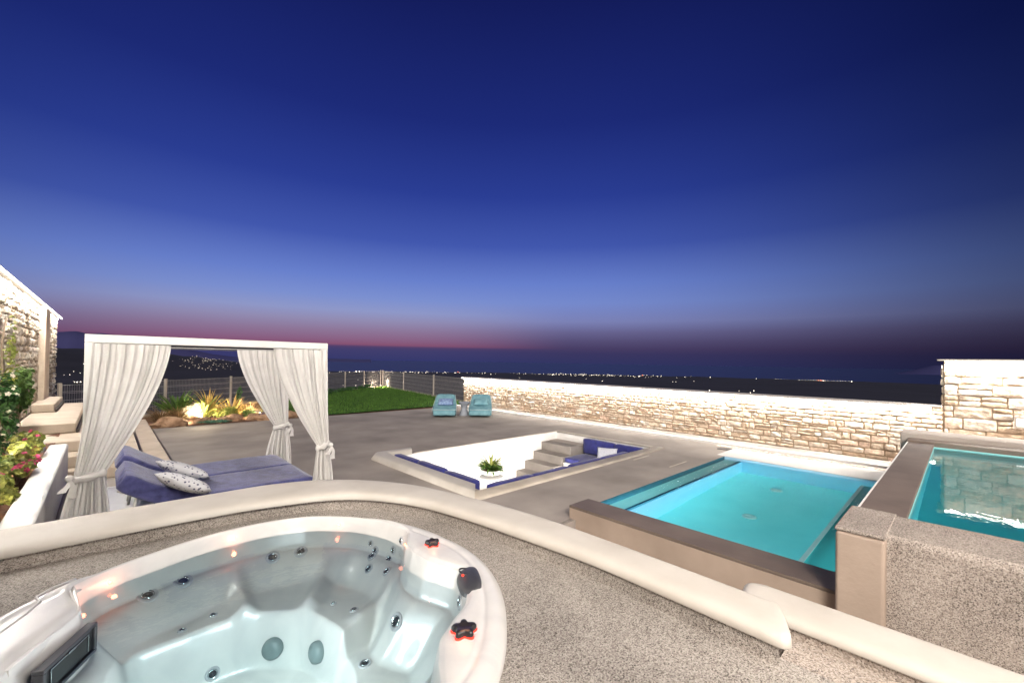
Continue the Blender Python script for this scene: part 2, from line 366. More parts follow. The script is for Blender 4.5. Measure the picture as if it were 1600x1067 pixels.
# town lights
def town(name, label_pts, m, kind='stuff'):
    b = BM()
    for (phi, r, z, s) in label_pts:
        p = Vector((r * math.cos(R_(phi)), r * math.sin(R_(phi)), z))
        bmesh.ops.create_icosphere(b, subdivisions=1, radius=s, matrix=Matrix.Translation(p))
    o = obj(name, b, m); tag(o, kind=kind); return o
pts = []; hpts = []; rnd = random.Random(11)
for i in range(105):     # hillside town
    px = rnd.triangular(262, 385, 330); r = rnd.uniform(2250, 2950); ph = az_px(px) + rnd.uniform(-.2, .2)
    hpts.append((ph, r, terrain(r, ph) + 3, rnd.choice((.6, .8, 1.0, 1.3))))
for i in range(30):
    px = rnd.uniform(95, 250); r = rnd.uniform(1300, 2400); ph = az_px(px); pts.append((ph, r, terrain(r, ph) + 3, rnd.choice((.9, 1.3))))
for i in range(230):    # coastal plain
    px = rnd.choice((rnd.uniform(515, 760), rnd.triangular(760, 1110, 930), rnd.triangular(850, 1040, 900)))
    r = rnd.triangular(3600, 5650, 5300); ph = az_px(px); pts.append((ph, r, terrain(r, ph) + 4, rnd.choice((1.2, 1.6, 2.2, 3.0))))
for i in range(34):     # sparse, nearer
    px = rnd.uniform(500, 1180); r = rnd.uniform(500, 2600); ph = az_px(px); pts.append((ph, r, terrain(r, ph) + 3, .45 + r / 3600))
for i in range(26):     # row of quay lights
    px = 1212 + i * 4.6 + rnd.uniform(-1, 1); ph = az_px(px); pts.append((ph, 5300, terrain(5300, ph) + 6, rnd.choice((1.6, 2, 2.6))))
for px, s in ((1182, 5), (1213, 5), (1331, 4.5), (1249, 3.6), (557, 7), (562, 7), (585, 4), (1110, 4), (1070, 3), (1287, 6)):
    ph = az_px(px); pts.append((ph, 5200, terrain(5200, ph) + 6, s))
town('town_lights', pts, M['town'])
town('hillside_lights', hpts, emit('hill_light', (1, .85, .65), 1.9))
town('red_town_lights', [(az_px(p), 5250, terrain(5250, az_px(p)) + 8, 4) for p in (1279, 1283, 1004, 716)], M['town_red'])

# ------------------------------------------------------------------ ground level
bm = BM()     # patio slab, left open over the pit and the pool
XS = [-6, 3.95, 4.10, 4.45, 8.85, 9.2, 11.35]; YS = [-6, -3.2, .6, 3.2, 3.34, 4.75, 7.53, 14.25]
def solid(x, y):
    if 3.95 < x < 8.85 and 4.75 < y < 7.53: return False
    if 4.45 < x < 9.2 and .6 < y < 3.34: return False
    if x > 4.45 and y < .6: return False
    if x < 4.10 and y < 3.2: return False
    return True
for i in range(len(XS) - 1):
    for j in range(len(YS) - 1):
        if solid((XS[i] + XS[i + 1]) / 2, (YS[j] + YS[j + 1]) / 2):
            bm.faces.new([bm.verts.new(p) for p in ((XS[i], YS[j], 0), (XS[i + 1], YS[j], 0), (XS[i + 1], YS[j + 1], 0), (XS[i], YS[j + 1], 0))])
bmesh.ops.remove_doubles(bm, verts=bm.verts[:], dist=.001)
tag(obj('patio', bm, M['patio']), kind='structure')
bm = BM(); box(bm, -6, 13.6, -6, 28.2, -6, -1.7); tag(obj('ground', bm, M['land']), kind='structure')
bm = BM(); box(bm, 1.9, 4.10, -6, 3.19, -.5, -.32); box(bm, -6, 4.10, 3.15, 3.2, -.5, -.004); tag(obj('path', bm, M['patio']), kind='structure')
# retaining block under garden and lawn
bm = BM(); poly = [(-6, 14.25), (11.35, 14.25), (13.9, 27.9), (-6, 11.9)]
poly = [(-6, 14.25), (11.6, 14.25), (14.0, 27.95), (-.9, 15.75), (-6, 11.5 + 3)]
top = [bm.verts.new((x, y, -.01)) for x, y in poly]; bot = [bm.verts.new((x, y, -6)) for x, y in poly]
bm.faces.new(top)
for i in range(len(poly)): bm.faces.new((top[i], top[(i + 1) % 5], bot[(i + 1) % 5], bot[i]))
tag(obj('garden_soil', bm, M['soil']), kind='structure')

# lawn
LAWN = [(4.4, 14.25), (9.4, 14.5), (11.5, 14.6), (11.7, 15.6), (12.4, 18.8), (13.2, 23.2), (13.8, 27.2), (10.2, 24.7), (5.4, 20.6)]
def inpoly(x, y, P):
    c = False
    for i in range(len(P)):
        (x0, y0), (x1, y1) = P[i], P[i - 1]
        if (y0 > y) != (y1 > y) and x < (x1 - x0) * (y - y0) / (y1 - y0) + x0: c = not c
    return c
bm = BM()
tv = [Vector((x, y, .03)) for x, y in LAWN]
vv = [bm.verts.new(v) for v in tv]
bm.faces.new(vv)
tag(obj('lawn_base', bm, M['lawnbase']), kind='structure')
bm = BM(); rnd = random.Random(3); cnt = 0
while cnt < 26000:
    x, y = rnd.uniform(4.3, 13.9), rnd.uniform(14.2, 27.5)
    if not inpoly(x, y, LAWN): continue
    cnt += 1; h = rnd.uniform(.05, .09); a = rnd.uniform(0, 6.3); w = .012
    dx, dy = math.cos(a) * w, math.sin(a) * w; lx, ly = rnd.uniform(-.03, .03), rnd.uniform(-.03, .03)
    bm.faces.new((bm.verts.new((x - dx, y - dy, .03)), bm.verts.new((x + dx, y + dy, .03)), bm.verts.new((x + lx, y + ly, .03 + h))))
o = obj('grass', bm, M['grass']); tag(o, kind='stuff')

# ------------------------------------------------------------------ stone walls
def stones(bm, u0, u1, z0, z1, mp, seed, rh=(.10, .19), rw=(.18, .48), depth=.04, joint=.006, rough=.012, tip=1.0):
    rnd = random.Random(seed); z = z0
    while z < z1 - .02:
        h = rnd.uniform(*rh); h = min(h, z1 - z)
        if z1 - z - h < rh[0] * .6: h = z1 - z
        u = u0 - rnd.uniform(0, rw[0])
        while u < u1:
            w = rnd.uniform(*rw); a, b = max(u, u0), min(u + w, u1); u += w
            if b - a < .04: continue
            parts_ = [(z, z + h)]
            if h > rh[0] * 1.35 and rnd.random() < .3: k = rnd.uniform(.4, .6); parts_ = [(z, z + h * k), (z + h * k, z + h)]
            for (za, zb) in parts_:
                j = joint * rnd.uniform(.6, 1.6); A, B, Za, Zb = a + j, b - j, za + j, zb - j
                if B - A < .02 or Zb - Za < .02: continue
                d0 = depth * rnd.uniform(.6, 1.1); n = 5; m_ = 4
                skew = rnd.uniform(-.012, .012) * tip; sk2 = rnd.uniform(-.012, .012) * tip; tl = rnd.uniform(-.014, .014)
                rows = []
                for q in range(m_ + 1):
                    row = []
                    for p in range(n + 1):
                        s, t = p / n, q / m_
                        edge = min(s, 1 - s, t, 1 - t)
                        uu = A + (B - A) * s; zz = Za + (Zb - Za) * t + skew * (s - .5) + sk2 * (s - .5) * (t - .5)
                        if edge == 0:
                            cu, cz = abs(s - .5) * 2, abs(t - .5) * 2
                            kk = .007 * cu * cz; uu -= math.copysign(kk, s - .5) * cu; zz -= math.copysign(kk, t - .5) * cz
                            dd = d0 * .72
                        else: dd = d0 + tl * (s - .5) + rough * fn((uu * 9, zz * 9, seed)) * 1.6
                        row.append(bm.verts.new(mp(uu + rough * .5 * fn((uu * 13, zz * 13, seed + 5)), zz + rough * .5 * fn((uu * 13, zz * 13, seed + 9)), dd)))
                    rows.append(row)
                back = []
                ring = [rows[0][p] for p in range(n)] + [rows[q][n] for q in range(m_)] + [rows[m_][p] for p in range(n, 0, -1)] + [rows[q][0] for q in range(m_, 0, -1)]
                for Ar, Br in zip(rows, rows[1:]):
                    for p in range(n): bm.faces.new((Ar[p], Ar[p + 1], Br[p + 1], Br[p]))
                # skirt back into the mortar
                sk = []
                for v in ring:
                    sk.append(v)
                bk = [bm.verts.new(mp(0, 0, 0)) for _ in ring]
                base = mp(0, 0, 0); nd = Vector(mp(0, 0, 1)) - Vector(base)
                for v, k_ in zip(ring, bk): k_.co = v.co - nd * (d0 * .72 + .01)
                L_ = len(ring)
                for i in range(L_): bm.faces.new((ring[i], ring[(i + 1) % L_], bk[(i + 1) % L_], bk[i]))
        z += h
def led_strip(parent, p0, p1, nrm_, energy, size=.05, col=(1, .95, .88), name='led_strip'):
    """a real linear LED: a thin emissive profile and its area lamp just below it"""
    p0, p1 = Vector(p0), Vector(p1); L_ = (p1 - p0).length; mid = (p0 + p1) / 2
    ax = (p1 - p0).normalized(); z_ = -Vector(nrm_).normalized(); y_ = z_.cross(ax).normalized()
    m_ = Matrix((ax, y_, z_)).transposed().to_4x4(); m_.translation = mid
    d = bpy.data.lights.new(name, 'AREA'); d.shape = 'RECTANGLE'; d.size = L_; d.size_y = size; d.energy = energy; d.color = col
    o = bpy.data.objects.new(name, d); COL.objects.link(o); o.parent = parent
    pm = Matrix.Translation(parent.location); o.matrix_parent_inverse = Matrix.Identity(4)
    lm = pm.inverted() @ m_
    o.location = lm.to_translation(); o.rotation_euler = lm.to_euler()
    return o
# low wall on the right
t = empty('stone_wall', (11.35, 7.6, 0), 'long low stone wall with white lit top behind the pool and pit', 'stone wall')
bm = BM(); box(bm, 11.37, 11.75, .245, 15.0, -1.7, 1.131); obj('wall_core', bm, M['mortar'], t)
bm = BM(); stones(bm, .245, 15.0, 0, 1.125, lambda u, z, d: (11.37 - d, u, z), 21, (.07, .15), (.12, .38), rough=.018, joint=.007); obj('stone_facing', bm, M['stone'], t)
bm = BM(); stones(bm, 11.4, 11.75, 0, 1.06, lambda u, z, d: (u, 15.0 + d * .6, z), 22); obj('end_facing', bm, M['stone'], t)
bm = BM(); box(bm, 11.22, 11.80, .26, 15.06, 1.132, 1.16); obj('capping', bm, M['coping'], t, bevel=.012)
bm = BM(); box(bm, 11.222, 11.24, .4, 15.0, 1.112, 1.13); obj('led_profile', bm, M['led'], t)
led_strip(t, (11.235, .35, 1.108), (11.235, 15.0, 1.108), (.06, 0, -1), 270)
# tall wall at the far right
t = empty('stone_wall', (11.4, -1.5, 0), 'taller stone wall with bright lit top behind the raised pool', 'stone wall')
bm = BM(); box(bm, 11.42, 11.85, -4.0, .24, -1.7, 1.998); obj('wall_core', bm, M['mortar'], t)
bm = BM()
stones(bm, -4.0, .24, .3, 1.99, lambda u, z, d: (11.42 - d, u, z), 31, (.13, .23), (.22, .58), depth=.045, joint=.006)
obj('stone_facing', bm, M['stone'], t)
bm = BM(); stones(bm, 11.44, 11.85, 0, 1.93, lambda u, z, d: (u, .24 + d, z), 32, (.13, .23), (.16, .3)); obj('end_facing', bm, M['stone'], t)
bm = BM(); box(bm, 11.24, 11.9, -4.05, .33, 2.0, 2.03); obj('capping', bm, M['coping'], t, bevel=.012)
bm = BM(); box(bm, 11.25, 11.27, -4, .22, 1.98, 1.998); obj('led_profile', bm, M['led'], t)
led_strip(t, (11.26, -4, 1.975), (11.26, .2, 1.975), (.2, 0, -1), 230)
# small recessed wall light
t2 = empty('wall_light', (11.3, -.78, .98), 'small square recessed light in the tall stone wall', 'wall light')
bm = BM(); box(bm, 11.28, 11.36, -.92, -.64, .86, .89); box(bm, 11.28, 11.36, -.92, -.64, 1.03, 1.06); box(bm, 11.28, 11.36, -.64, -.61, .86, 1.06); box(bm, 11.28, 11.36, -.95, -.92, .86, 1.06); obj('frame', bm, M['rimbeige'], t2)
bm = BM(); box(bm, 11.345, 11.36, -.92, -.64, .89, 1.03); obj('diffuser', bm, emit('wall_light_glass', (1, .93, .85), 2.2), t2)
# left wall
t = empty('stone_wall', (-1.1, 10, 0), 'high rubble stone wall with glowing top edge on the left', 'stone wall')
bm = BM(); box(bm, -1.6, -1.14, -2, 18.7, -1.7, 2.954); obj('wall_core', bm, M['mortar2'], t)
bm = BM()
stones(bm, 3, 14.0, .3, 2.95, lambda u, z, d: (-1.14 + d, u, z), 41, (.09, .17), (.1, .3), depth=.07, rough=.025, tip=2.5)
stones(bm, 15.1, 18.7, .3, 2.95, lambda u, z, d: (-1.14 + d, u, z), 42, (.09, .17), (.1, .3), depth=.07, rough=.025, tip=2.5)
obj('stone_facing', bm, M['rubble'], t)
bm = BM(); stones(bm, -1.6, -1.14, .3, 2.9, lambda u, z, d: (u, 18.7 + d * .5, z), 43); obj('end_facing', bm, M['rubble'], t)
bm = BM(); box(bm, -1.2, -.98, 14.05, 15.05, -.2, 2.94); obj('pier', bm, M['step'], t, bevel=.03)
bm = BM(); box(bm, -1.65, -.985, -2, 18.75, 2.955, 2.98); obj('capping', bm, M['white'], t, bevel=.012)
bm = BM(); box(bm, -1.0, -.98, 3, 18.7, 2.932, 2.953); obj('led_profile', bm, M['led'], t)
led_strip(t, (-1.0, 3, 2.915), (-1.0, 18.7, 2.915), (-.3, 0, -1), 420)

# white paving and drain channel along the wall
bm = BM(); box(bm, 9.212, 10.18, .62, 3.5, -.25, .006); tag(obj('path', bm, M['white'], bevel=.006), kind='structure')
bm = BM(); box(bm, 10.2, 10.42, .5, 3.9, -.2, .004); tag(obj('gravel_strip', bm, pebble_mat('gravel', (.18, .12, .08), (.55, .45, .36), (.8, .74, .66), 24)), kind='structure')
bm = BM(); box(bm, 10.44, 10.62, .4, 14.9, -.2, .05); tag(obj('kerb', bm, M['white'], bevel=.012), kind='structure')
bm = BM(); box(bm, 9.86, 10.14, 3.52, 3.74, -.1, .012); tag(obj('floor_drain', bm, M['char'], bevel=.004), 'dark drain grate in the white paving at the pool corner', 'drain')
# hatch strips in the floor
for i, (yy, xa, xb) in enumerate(((4.37, 7.42, 8.02), (3.64, 7.42, 8.1))):
    bm = BM(); box(bm, xa, xb, yy - .012, yy + .012, 0, .006)
    tag(obj('floor_strip', bm, M['rimbeige']), ('short pale metal strip in the patio floor nearer the sunken pit', 'short pale metal strip in the patio floor nearer the pool')[i], 'floor strip', 'pale strips in the patio floor')

# ------------------------------------------------------------------ sunken seating pit
t = empty('seating_pit', (6.4, 6.1, 0), 'sunken white seating pit with lit walls in the patio', 'seating pit')
bm = BM(); PX0, PX1, PY0, PY1, PZ = 3.95, 8.85, 4.75, 7.53, -1.0
box(bm, PX0 - .2, PX1 + .2, PY0 - .2, PY1 + .2, PZ - .2, PZ)
obj('pit_floor', bm, M['white'], t)
bm = BM(); box(bm, PX0 - .2, PX1 + .2, PY1, PY1 + .2, PZ, -.004); box(bm, PX0 - .2, PX0, PY0, PY1, PZ, -.004); box(bm, PX0 - .2, PX1 + .2, PY0 - .2, PY0, PZ, -.004); box(bm, PX1, PX1 + .2, PY0, PY1, PZ, -.004)
obj('pit_wall', bm, M['white'], t)
bm = BM()   # rounded kerb round the west, part of the north and the south side
def kerb_sweep(bm, inner, outer, z0, z1, n=10, drop=.03):
    rows = []
    for a, b in zip(inner, outer):
        row = []
        for k in range(n + 1):
            s = k / n; p = Vector(a).lerp(Vector(b), s); e = (2 * s - 1)
            row.append(bm.verts.new((p.x, p.y, z0 + (z1 - z0) * (1 - abs(e) ** 3.2) ** (1 / 2.4))))
        rows.append([bm.verts.new((row[0].co.x, row[0].co.y, z0 - drop))] + row + [bm.verts.new((row[-1].co.x, row[-1].co.y, z0 - drop))])
    for A, B in zip(rows, rows[1:]):
        for i in range(len(A) - 1): bm.faces.new((A[i], A[i + 1], B[i + 1], B[i]))
    bm.faces.new(rows[0]); bm.faces.new(rows[-1][::-1])
kerb_sweep(bm, [(4.45, 7.53, 0), (3.98, 7.53, 0), (3.95, 7.3, 0), (3.95, 4.9, 0)], [(4.5, 7.72, 0), (3.75, 7.74, 0), (3.6, 7.55, 0), (3.62, 4.5, 0)], .02, .1)
obj('kerb', bm, M['coping'], t, smooth=True)
bm = BM(); kerb_sweep(bm, [(3.7, 4.75, 0), (8.9, 4.75, 0)], [(3.65, 4.44, 0), (8.95, 4.5, 0)], .012, .035)
obj('kerb', bm, M['rimbeige'], t, smooth=True)
bm = BM(); box(bm, 8.85, 8.97, 4.76, 7.6, -.02, .012); box(bm, 4.5, 8.85, 7.532, 7.56, -.02, .012); obj('edge_trim', bm, M['rimbeige'], t)
bm = BM()
for k in range(5):
    x1 = 8.55 - .3 * k; box(bm, x1 - .002, 8.849, 6.58, 7.528, -1.0 + .2 * (4 - k) - .2 + .2 * 0 if False else -.2 * (k + 1), -.2 * k - .2 * 0 if k == 0 else -.2 * k) if k > 0 else None
for k in range(1, 5):
    pass
o_steps = obj('steps', bm, mat('grey_step_concrete', (.27, .24, .215), (.20, .178, .16), 2, .8, .25, 30), t, bevel=.006)
bm = BM(); box(bm, 8.56, 8.85, 6.56, 7.528, -.2, -.19); obj('top_tread', bm, M['patio'], t)
bm = BM()    # benches
box(bm, 7.95, 8.85, 4.76, 6.55, -1, -.52); box(bm, 3.96, 7.94, 4.76, 5.45, -1, -.52); box(bm, 3.96, 4.65, 5.46, 7.3, -1, -.52)
obj('bench', bm, M['white'], t, bevel=.015)
def cushion(bm, x0, x1, y0, y1, z0, z1, puff=.025, seed=0, n=8):
    for face in range(1):
        def f(u, v):
            th = (u) * 2 * math.pi
            return (0, 0, 0)
    me_n = n
    c = Vector(((x0 + x1) / 2, (y0 + y1) / 2, (z0 + z1) / 2)); h = Vector(((x1 - x0) / 2, (y1 - y0) / 2, (z1 - z0) / 2))
    b2 = bmesh.new(); bmesh.ops.create_cube(b2, size=2); bmesh.ops.subdivide_edges(b2, edges=b2.edges[:], cuts=n, use_grid_fill=True)
    small = min(h)
    for v in b2.verts:
        p = v.co.copy(); q = Vector((p.x * h.x, p.y * h.y, p.z * h.z)); r = min(small * .55, .05)
        cl = Vector([max(-h[i] + r, min(h[i] - r, q[i])) for i in range(3)]); d = q - cl
        if d.length > 1e-6: q = cl + d.normalized() * r
        mid = [(1 - p[i] ** 2) for i in range(3)]
        ax = min(range(3), key=lambda i: h[i])
        q[ax] += math.copysign(1, p[ax]) * puff * mid[(ax + 1) % 3] * mid[(ax + 2) % 3] * abs(p[ax])
        q += Vector((fn(tuple(q * 6 + Vector((seed, 0, 0)))), fn(tuple(q * 6 + Vector((seed, 5, 0)))), fn(tuple(q * 6 + Vector((seed, 9, 0)))))) * .006
        v.co = c + q
    me2 = bpy.data.meshes.new('tmp'); b2.to_mesh(me2); b2.free(); bm.from_mesh(me2); bpy.data.meshes.remove(me2)
pit_cushions = [   # (box, label)
    ((7.97, 8.72, 5.65, 6.54, -.52, -.40), 'navy seat cushion beside the pit steps'),
    ((7.97, 8.72, 4.8, 5.63, -.52, -.40), 'navy seat cushion in the far corner of the pit'),
    ((8.69, 8.84, 5.65, 6.54, -.40, -.03), 'navy back cushion leaning beside the pit steps'),
    ((8.69, 8.84, 4.92, 5.63, -.40, -.03), 'navy back cushion in the far corner of the pit'),
]
for i, (b_, lab) in enumerate(pit_cushions):
    bm = BM(); cushion(bm, *b_, seed=i * 3); tag(obj('seat_cushion' if i < 2 else 'back_cushion', bm, M['navy'], smooth=True), lab, 'cushion', 'navy cushions on the pit benches')
for i in range(4):
    x0 = 4.15 + i * .95; bm = BM(); cushion(bm, x0, x0 + .93, 4.77, 4.90, -.42, .035 - .012 * (i % 2), seed=30 + i, puff=.015)
    tag(obj('back_cushion', bm, M['navy'], smooth=True), ['navy back cushion on the pool side of the pit, at its near corner', 'navy back cushion on the pool side of the pit, second from the near corner', 'navy back cushion on the pool side of the pit, third from the near corner', 'navy back cushion on the pool side of the pit, fourth from the near corner'][i], 'cushion', 'navy cushions on the pit benches')
for i in range(3):
    y0 = 4.95 + i * .82; bm = BM(); cushion(bm, 3.97, 4.1, y0, y0 + .8, -.42, .09 + .012 * (i % 2), seed=50 + i, puff=.015)
    tag(obj('back_cushion', bm, M['navy'], smooth=True), ['navy back cushion behind the spa coping, nearest the pit corner', 'middle navy back cushion under the rounded end kerb of the pit', 'leftmost navy back cushion in the pit'][i], 'cushion', 'navy cushions on the pit benches')
def pillow(bm, w, h, t_, Mx, n=14, seed=0):
    def f(sgn):
        def g(u, v):
            a, b = 2 * u - 1, 2 * v - 1
            e = (1 - abs(a) ** 2.5) * (1 - abs(b) ** 2.5)
            pin = 1 - .07 * (1 - abs(a) ** 2) * (abs(b) ** 3); pin2 = 1 - .07 * (1 - abs(b) ** 2) * (abs(a) ** 3)
            return Mx @ Vector((a * w / 2 * pin2, b * h / 2 * pin, sgn * (t_ / 2 * max(e, 0) ** .55 + .004 * fn((a * 4, b * 4, seed)))))
        return g
    grid(bm, f(1), n, n); grid(bm, f(-1), n, n); bmesh.ops.remove_doubles(bm, verts=bm.verts[:], dist=.002)
def spotted(name, base, spot, scale=34, thr=.22):
    m = bpy.data.materials.new(name); m.use_nodes = True; n, l = m.node_tree.nodes, m.node_tree.links
    b = n['Principled BSDF']; b.inputs['Roughness'].default_value = .9
    tcn = n.new('ShaderNodeTexCoord'); v = n.new('ShaderNodeTexVoronoi'); v.inputs['Scale'].default_value = scale; l.new(tcn.outputs['Object'], v.inputs['Vector'])
    rp = n.new('ShaderNodeValToRGB'); e = rp.color_ramp.elements; e[0].position = thr; e[0].color = (*spot, 1); e[1].position = thr + .08; e[1].color = (*base, 1)
    l.new(v.outputs['Distance'], rp.inputs[0]); l.new(rp.outputs[0], b.inputs['Base Color']); return m
M['spot'] = spotted('spotted_fabric', (.60, .60, .62), (.10, .10, .16), 30, .26)
M['greyspot'] = spotted('grey_weave_fabric', (.50, .51, .56), (.34, .35, .42), 60, .3)
bm = BM(); pillow(bm, .46, .34, .15, Matrix.Translation((8.28, 5.55, -.22)) @ Matrix.Rotation(R_(-65), 4, 'Z') @ Matrix.Rotation(R_(62), 4, 'X'))
tag(obj('pillow', bm, M['greyspot'], smooth=True), 'grey patterned pillow on the navy pit bench', 'pillow')
# table with a plant in the pit
t3 = empty('pit_table', (5.25, 6.05, -1), 'round white low table carrying the plant in the pit', 'table')
bm = BM(); lathe(bm, [(.16, -1), (.16, -.97), (.06, -.94), (.06, -.36), (.22, -.32), (.23, -.30), (.23, -.285)], (5.25, 6.05, 0), 32); obj('table_body', bm, M['white'], t3, smooth=False, bevel=.005)
def leaf_strip(bm, base, dirv, length, width, droop=.4, seg=5, twist=0, fold=.15, up0=1.0):
    base = Vector(base); d = Vector((dirv[0], dirv[1], 0));
    if d.length: d.normalize()
    side = Vector((-d.y, d.x, 0)); rows = []; p = base.copy(); ang = up0
    for i in range(seg + 1):
        s = i / seg; w = width * (math.sin(math.pi * min(1, .12 + s * .88)) ** .8) * .5 if i < seg else .0005
        rows.append((bm.verts.new(p - side * w), bm.verts.new(p - Vector((0, 0, fold * w * 2)) * 1), bm.verts.new(p + side * w)))
        p = p + (d * math.cos(ang) + Vector((0, 0, math.sin(ang)))) * (length / seg); ang -= droop * (.5 + s)
    for A, B in zip(rows, rows[1:]):
        bm.faces.new((A[0], A[1], B[1], B[0])); bm.faces.new((A[1], A[2], B[2], B[1]))
def rosette(bm, c, n, length, width, seed, droop=.25, spread=(.35, 1.35), fold=.3, seg=5):
    rnd = random.Random(seed)
    for i in range(n):
        a = i * 2.399 + rnd.uniform(-.2, .2); L_ = length * rnd.uniform(.7, 1.1)
        leaf_strip(bm, (c[0] + math.cos(a) * .02, c[1] + math.sin(a) * .02, c[2]), (math.cos(a), math.sin(a)), L_, width * rnd.uniform(.8, 1.15), droop * rnd.uniform(.6, 1.5), seg, 0, fold, rnd.uniform(*spread))
def leaf_quad(bm, p, nrm_, L_, w, rnd):
    a = nrm_.orthogonal().normalized(); a.rotate(Matrix.Rotation(rnd.uniform(0, 6.3), 3, nrm_)); b = nrm_.cross(a)
    v = [bm.verts.new(x) for x in (p - a * L_ * .5, p + b * w * .5 + nrm_ * w * .15, p + a * L_ * .5 - nrm_ * L_ * .12, p - b * w * .5 + nrm_ * w * .15)]
    bm.faces.new((v[0], v[1], v[2])); bm.faces.new((v[0], v[2], v[3]))
def bush(bm, c, rx, ry, rz, n, L_, w, seed, lobes=7):
    rnd = random.Random(seed); lob = []
    for i in range(lobes):
        a = rnd.uniform(0, 6.3); q = rnd.uniform(.2, .75)
        lob.append((Vector((c[0] + math.cos(a) * rx * q, c[1] + math.sin(a) * ry * q, c[2] + rz * rnd.uniform(.3, 1.5))), rnd.uniform(.3, .55)))
    for i in range(n):
        lc, k = rnd.choice(lob); d = Vector((rnd.gauss(0, 1), rnd.gauss(0, 1), rnd.gauss(0, 1))).normalized(); q = rnd.uniform(.45, 1.08)
        p = lc + Vector((d.x * rx * k, d.y * ry * k, d.z * rz * k)) * q
        nn = (d + Vector((rnd.uniform(-.7, .7), rnd.uniform(-.7, .7), rnd.uniform(0, 1)))).normalized()
        s = rnd.uniform(.6, 1.2); leaf_quad(bm, p, nn, L_ * s, w * s, rnd)
    return lob
def petals(bm, p, r, rnd):
    d = Vector((rnd.uniform(-.6, .9), rnd.uniform(-1, -.1), rnd.uniform(.2, 1))).normalized(); a = d.orthogonal().normalized()
    for k in range(5):
        q = a.copy(); q.rotate(Matrix.Rotation(k * 1.2566, 3, d)); s = d.cross(q)
        v = [bm.verts.new(x) for x in (p, p + q * r * .6 + s * r * .38 + d * r * .2, p + q * r + d * r * .1, p + q * r * .6 - s * r * .38 + d * r * .2)]
        bm.faces.new(v)
t4 = empty('potted_plant', (5.25, 6.05, -.283), 'green leafy plant in a white bowl on the pit table', 'potted plant')
bm = BM(); lathe(bm, [(.07, -.283), (.16, -.23), (.20, -.15), (.185, -.15), (.15, -.21), (.02, -.22)], (5.25, 6.05, 0), 28, close=False); obj('bowl', bm, M['white'], t4, smooth=True)
bm = BM(); lathe(bm, [(.02, -.19), (.165, -.185)], (5.25, 6.05, 0), 20, close=False); obj('soil', bm, M['soil'], t4)
bm = BM(); rosette(bm, (5.25, 6.05, -.19), 56, .33, .055, 5, .42, (.3, 1.4)); obj('leaves', bm, M['leaf'], t4)
bm = BM(); rosette(bm, (5.25, 6.05, -.18), 20, .38, .035, 6, .3, (.9, 1.45)); obj('pale_leaves', bm, M['leaf_y'], t4)
# LED lines under the benches, washing floor and far wall
pl = bpy.data.objects['seating_pit']
led_strip(pl, (4.7, 5.5, -.54), (7.9, 5.5, -.54), (0, .8, -.2), 62)
led_strip(pl, (4.7, 5.6, -.54), (4.7, 7.3, -.54), (.8, .2, -.2), 24)
led_strip(pl, (7.9, 4.9, -.5), (7.9, 6.4, -.5), (-.8, 0, -.3), 16)

# ------------------------------------------------------------------ lower swimming pool
t = empty('swimming_pool', (6.8, 2, 0), 'larger turquoise swimming pool sunk level with the patio', 'swimming pool')
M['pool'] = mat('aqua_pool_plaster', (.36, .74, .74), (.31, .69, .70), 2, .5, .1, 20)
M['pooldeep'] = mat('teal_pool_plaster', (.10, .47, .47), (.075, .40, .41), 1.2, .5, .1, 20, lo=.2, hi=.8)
M['poolwall'] = mat('pale_blue_plaster', (.45, .68, .86), (.40, .63, .82), 2, .5, .1, 20)
M['nosing'] = mat('dark_tile_and_shade', (.02, .10, .15), (.015, .07, .11), 6, .4)  # dark tile, also the shade painted on the ledge nosing
FL = -.95
bm = BM(); box(bm, 4.2, 9.4, .4, 3.5, FL - .2, FL); obj('basin_floor', bm, M['pool'], t)
bm = BM(); box(bm, 4.45, 9.2, 3.02, 3.03, FL, -.16); box(bm, 9.2, 9.4, .6, 3.34, FL, -.006); box(bm, 4.25, 4.45, .6, 3.34, FL, .0); obj('basin_wall', bm, M['poolwall'], t)
bm = BM(); box(bm, 4.45, 9.2, 3.07, 3.5, FL, -.17); obj('overflow_ledge', bm, M['pool'], t)
bm = BM(); box(bm, 4.45, 9.2, 3.34, 3.5, -.168, -.005); obj('ledge_wall', bm, M['nosing'], t)
bm = BM(); box(bm, 4.45, 9.2, 3.03, 3.07, FL, -.10); obj('nosing_shade', bm, M['nosing'], t)  # dark strip paints the shadow along the ledge edge
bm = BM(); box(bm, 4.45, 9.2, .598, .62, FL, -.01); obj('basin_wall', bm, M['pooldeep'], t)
bm = BM(); box(bm, 4.45, 9.2, .62, 1.12, FL, -.35); obj('side_bench', bm, M['pooldeep'], t)  # darker teal paints the shade the lamps leave on the bench
bm = BM(); box(bm, 4.45, 9.2, 1.12, 1.165, FL, -.335); obj('bench_edge', bm, M['white'], t)
for (x, y) in ((6.8, 2.12), (8.4, 2.2)):
    bm = BM(); lathe(bm, [(.0, FL + .004), (.095, FL + .004), (.095, FL + .02), (.07, FL + .03), (.04, FL + .03), (.035, FL + .018), (.001, FL + .018)], (x, y, 0), 24, close=False); obj('floor_drain', bm, M['white'], t, smooth=True)
bm = BM(); box(bm, 4.435, 9.215, .605, 3.355, FL - .05, -.045)
obj('water', bm, water_mat('pool_water', 1.33, (.16, .90, .88), .32, bump=.03, bscale=3, grough=.28, fior=1.03), t)
bm = BM(); box(bm, 4.07, 4.45, .58, 3.25, .12, .15); obj('rim_top', bm, M['brown'], t, bevel=.006)
bm = BM(); box(bm, 4.072, 4.43, .60, 3.248, -.6, .119); obj('rim_wall', bm, M['stucco'], t, bevel=.004)
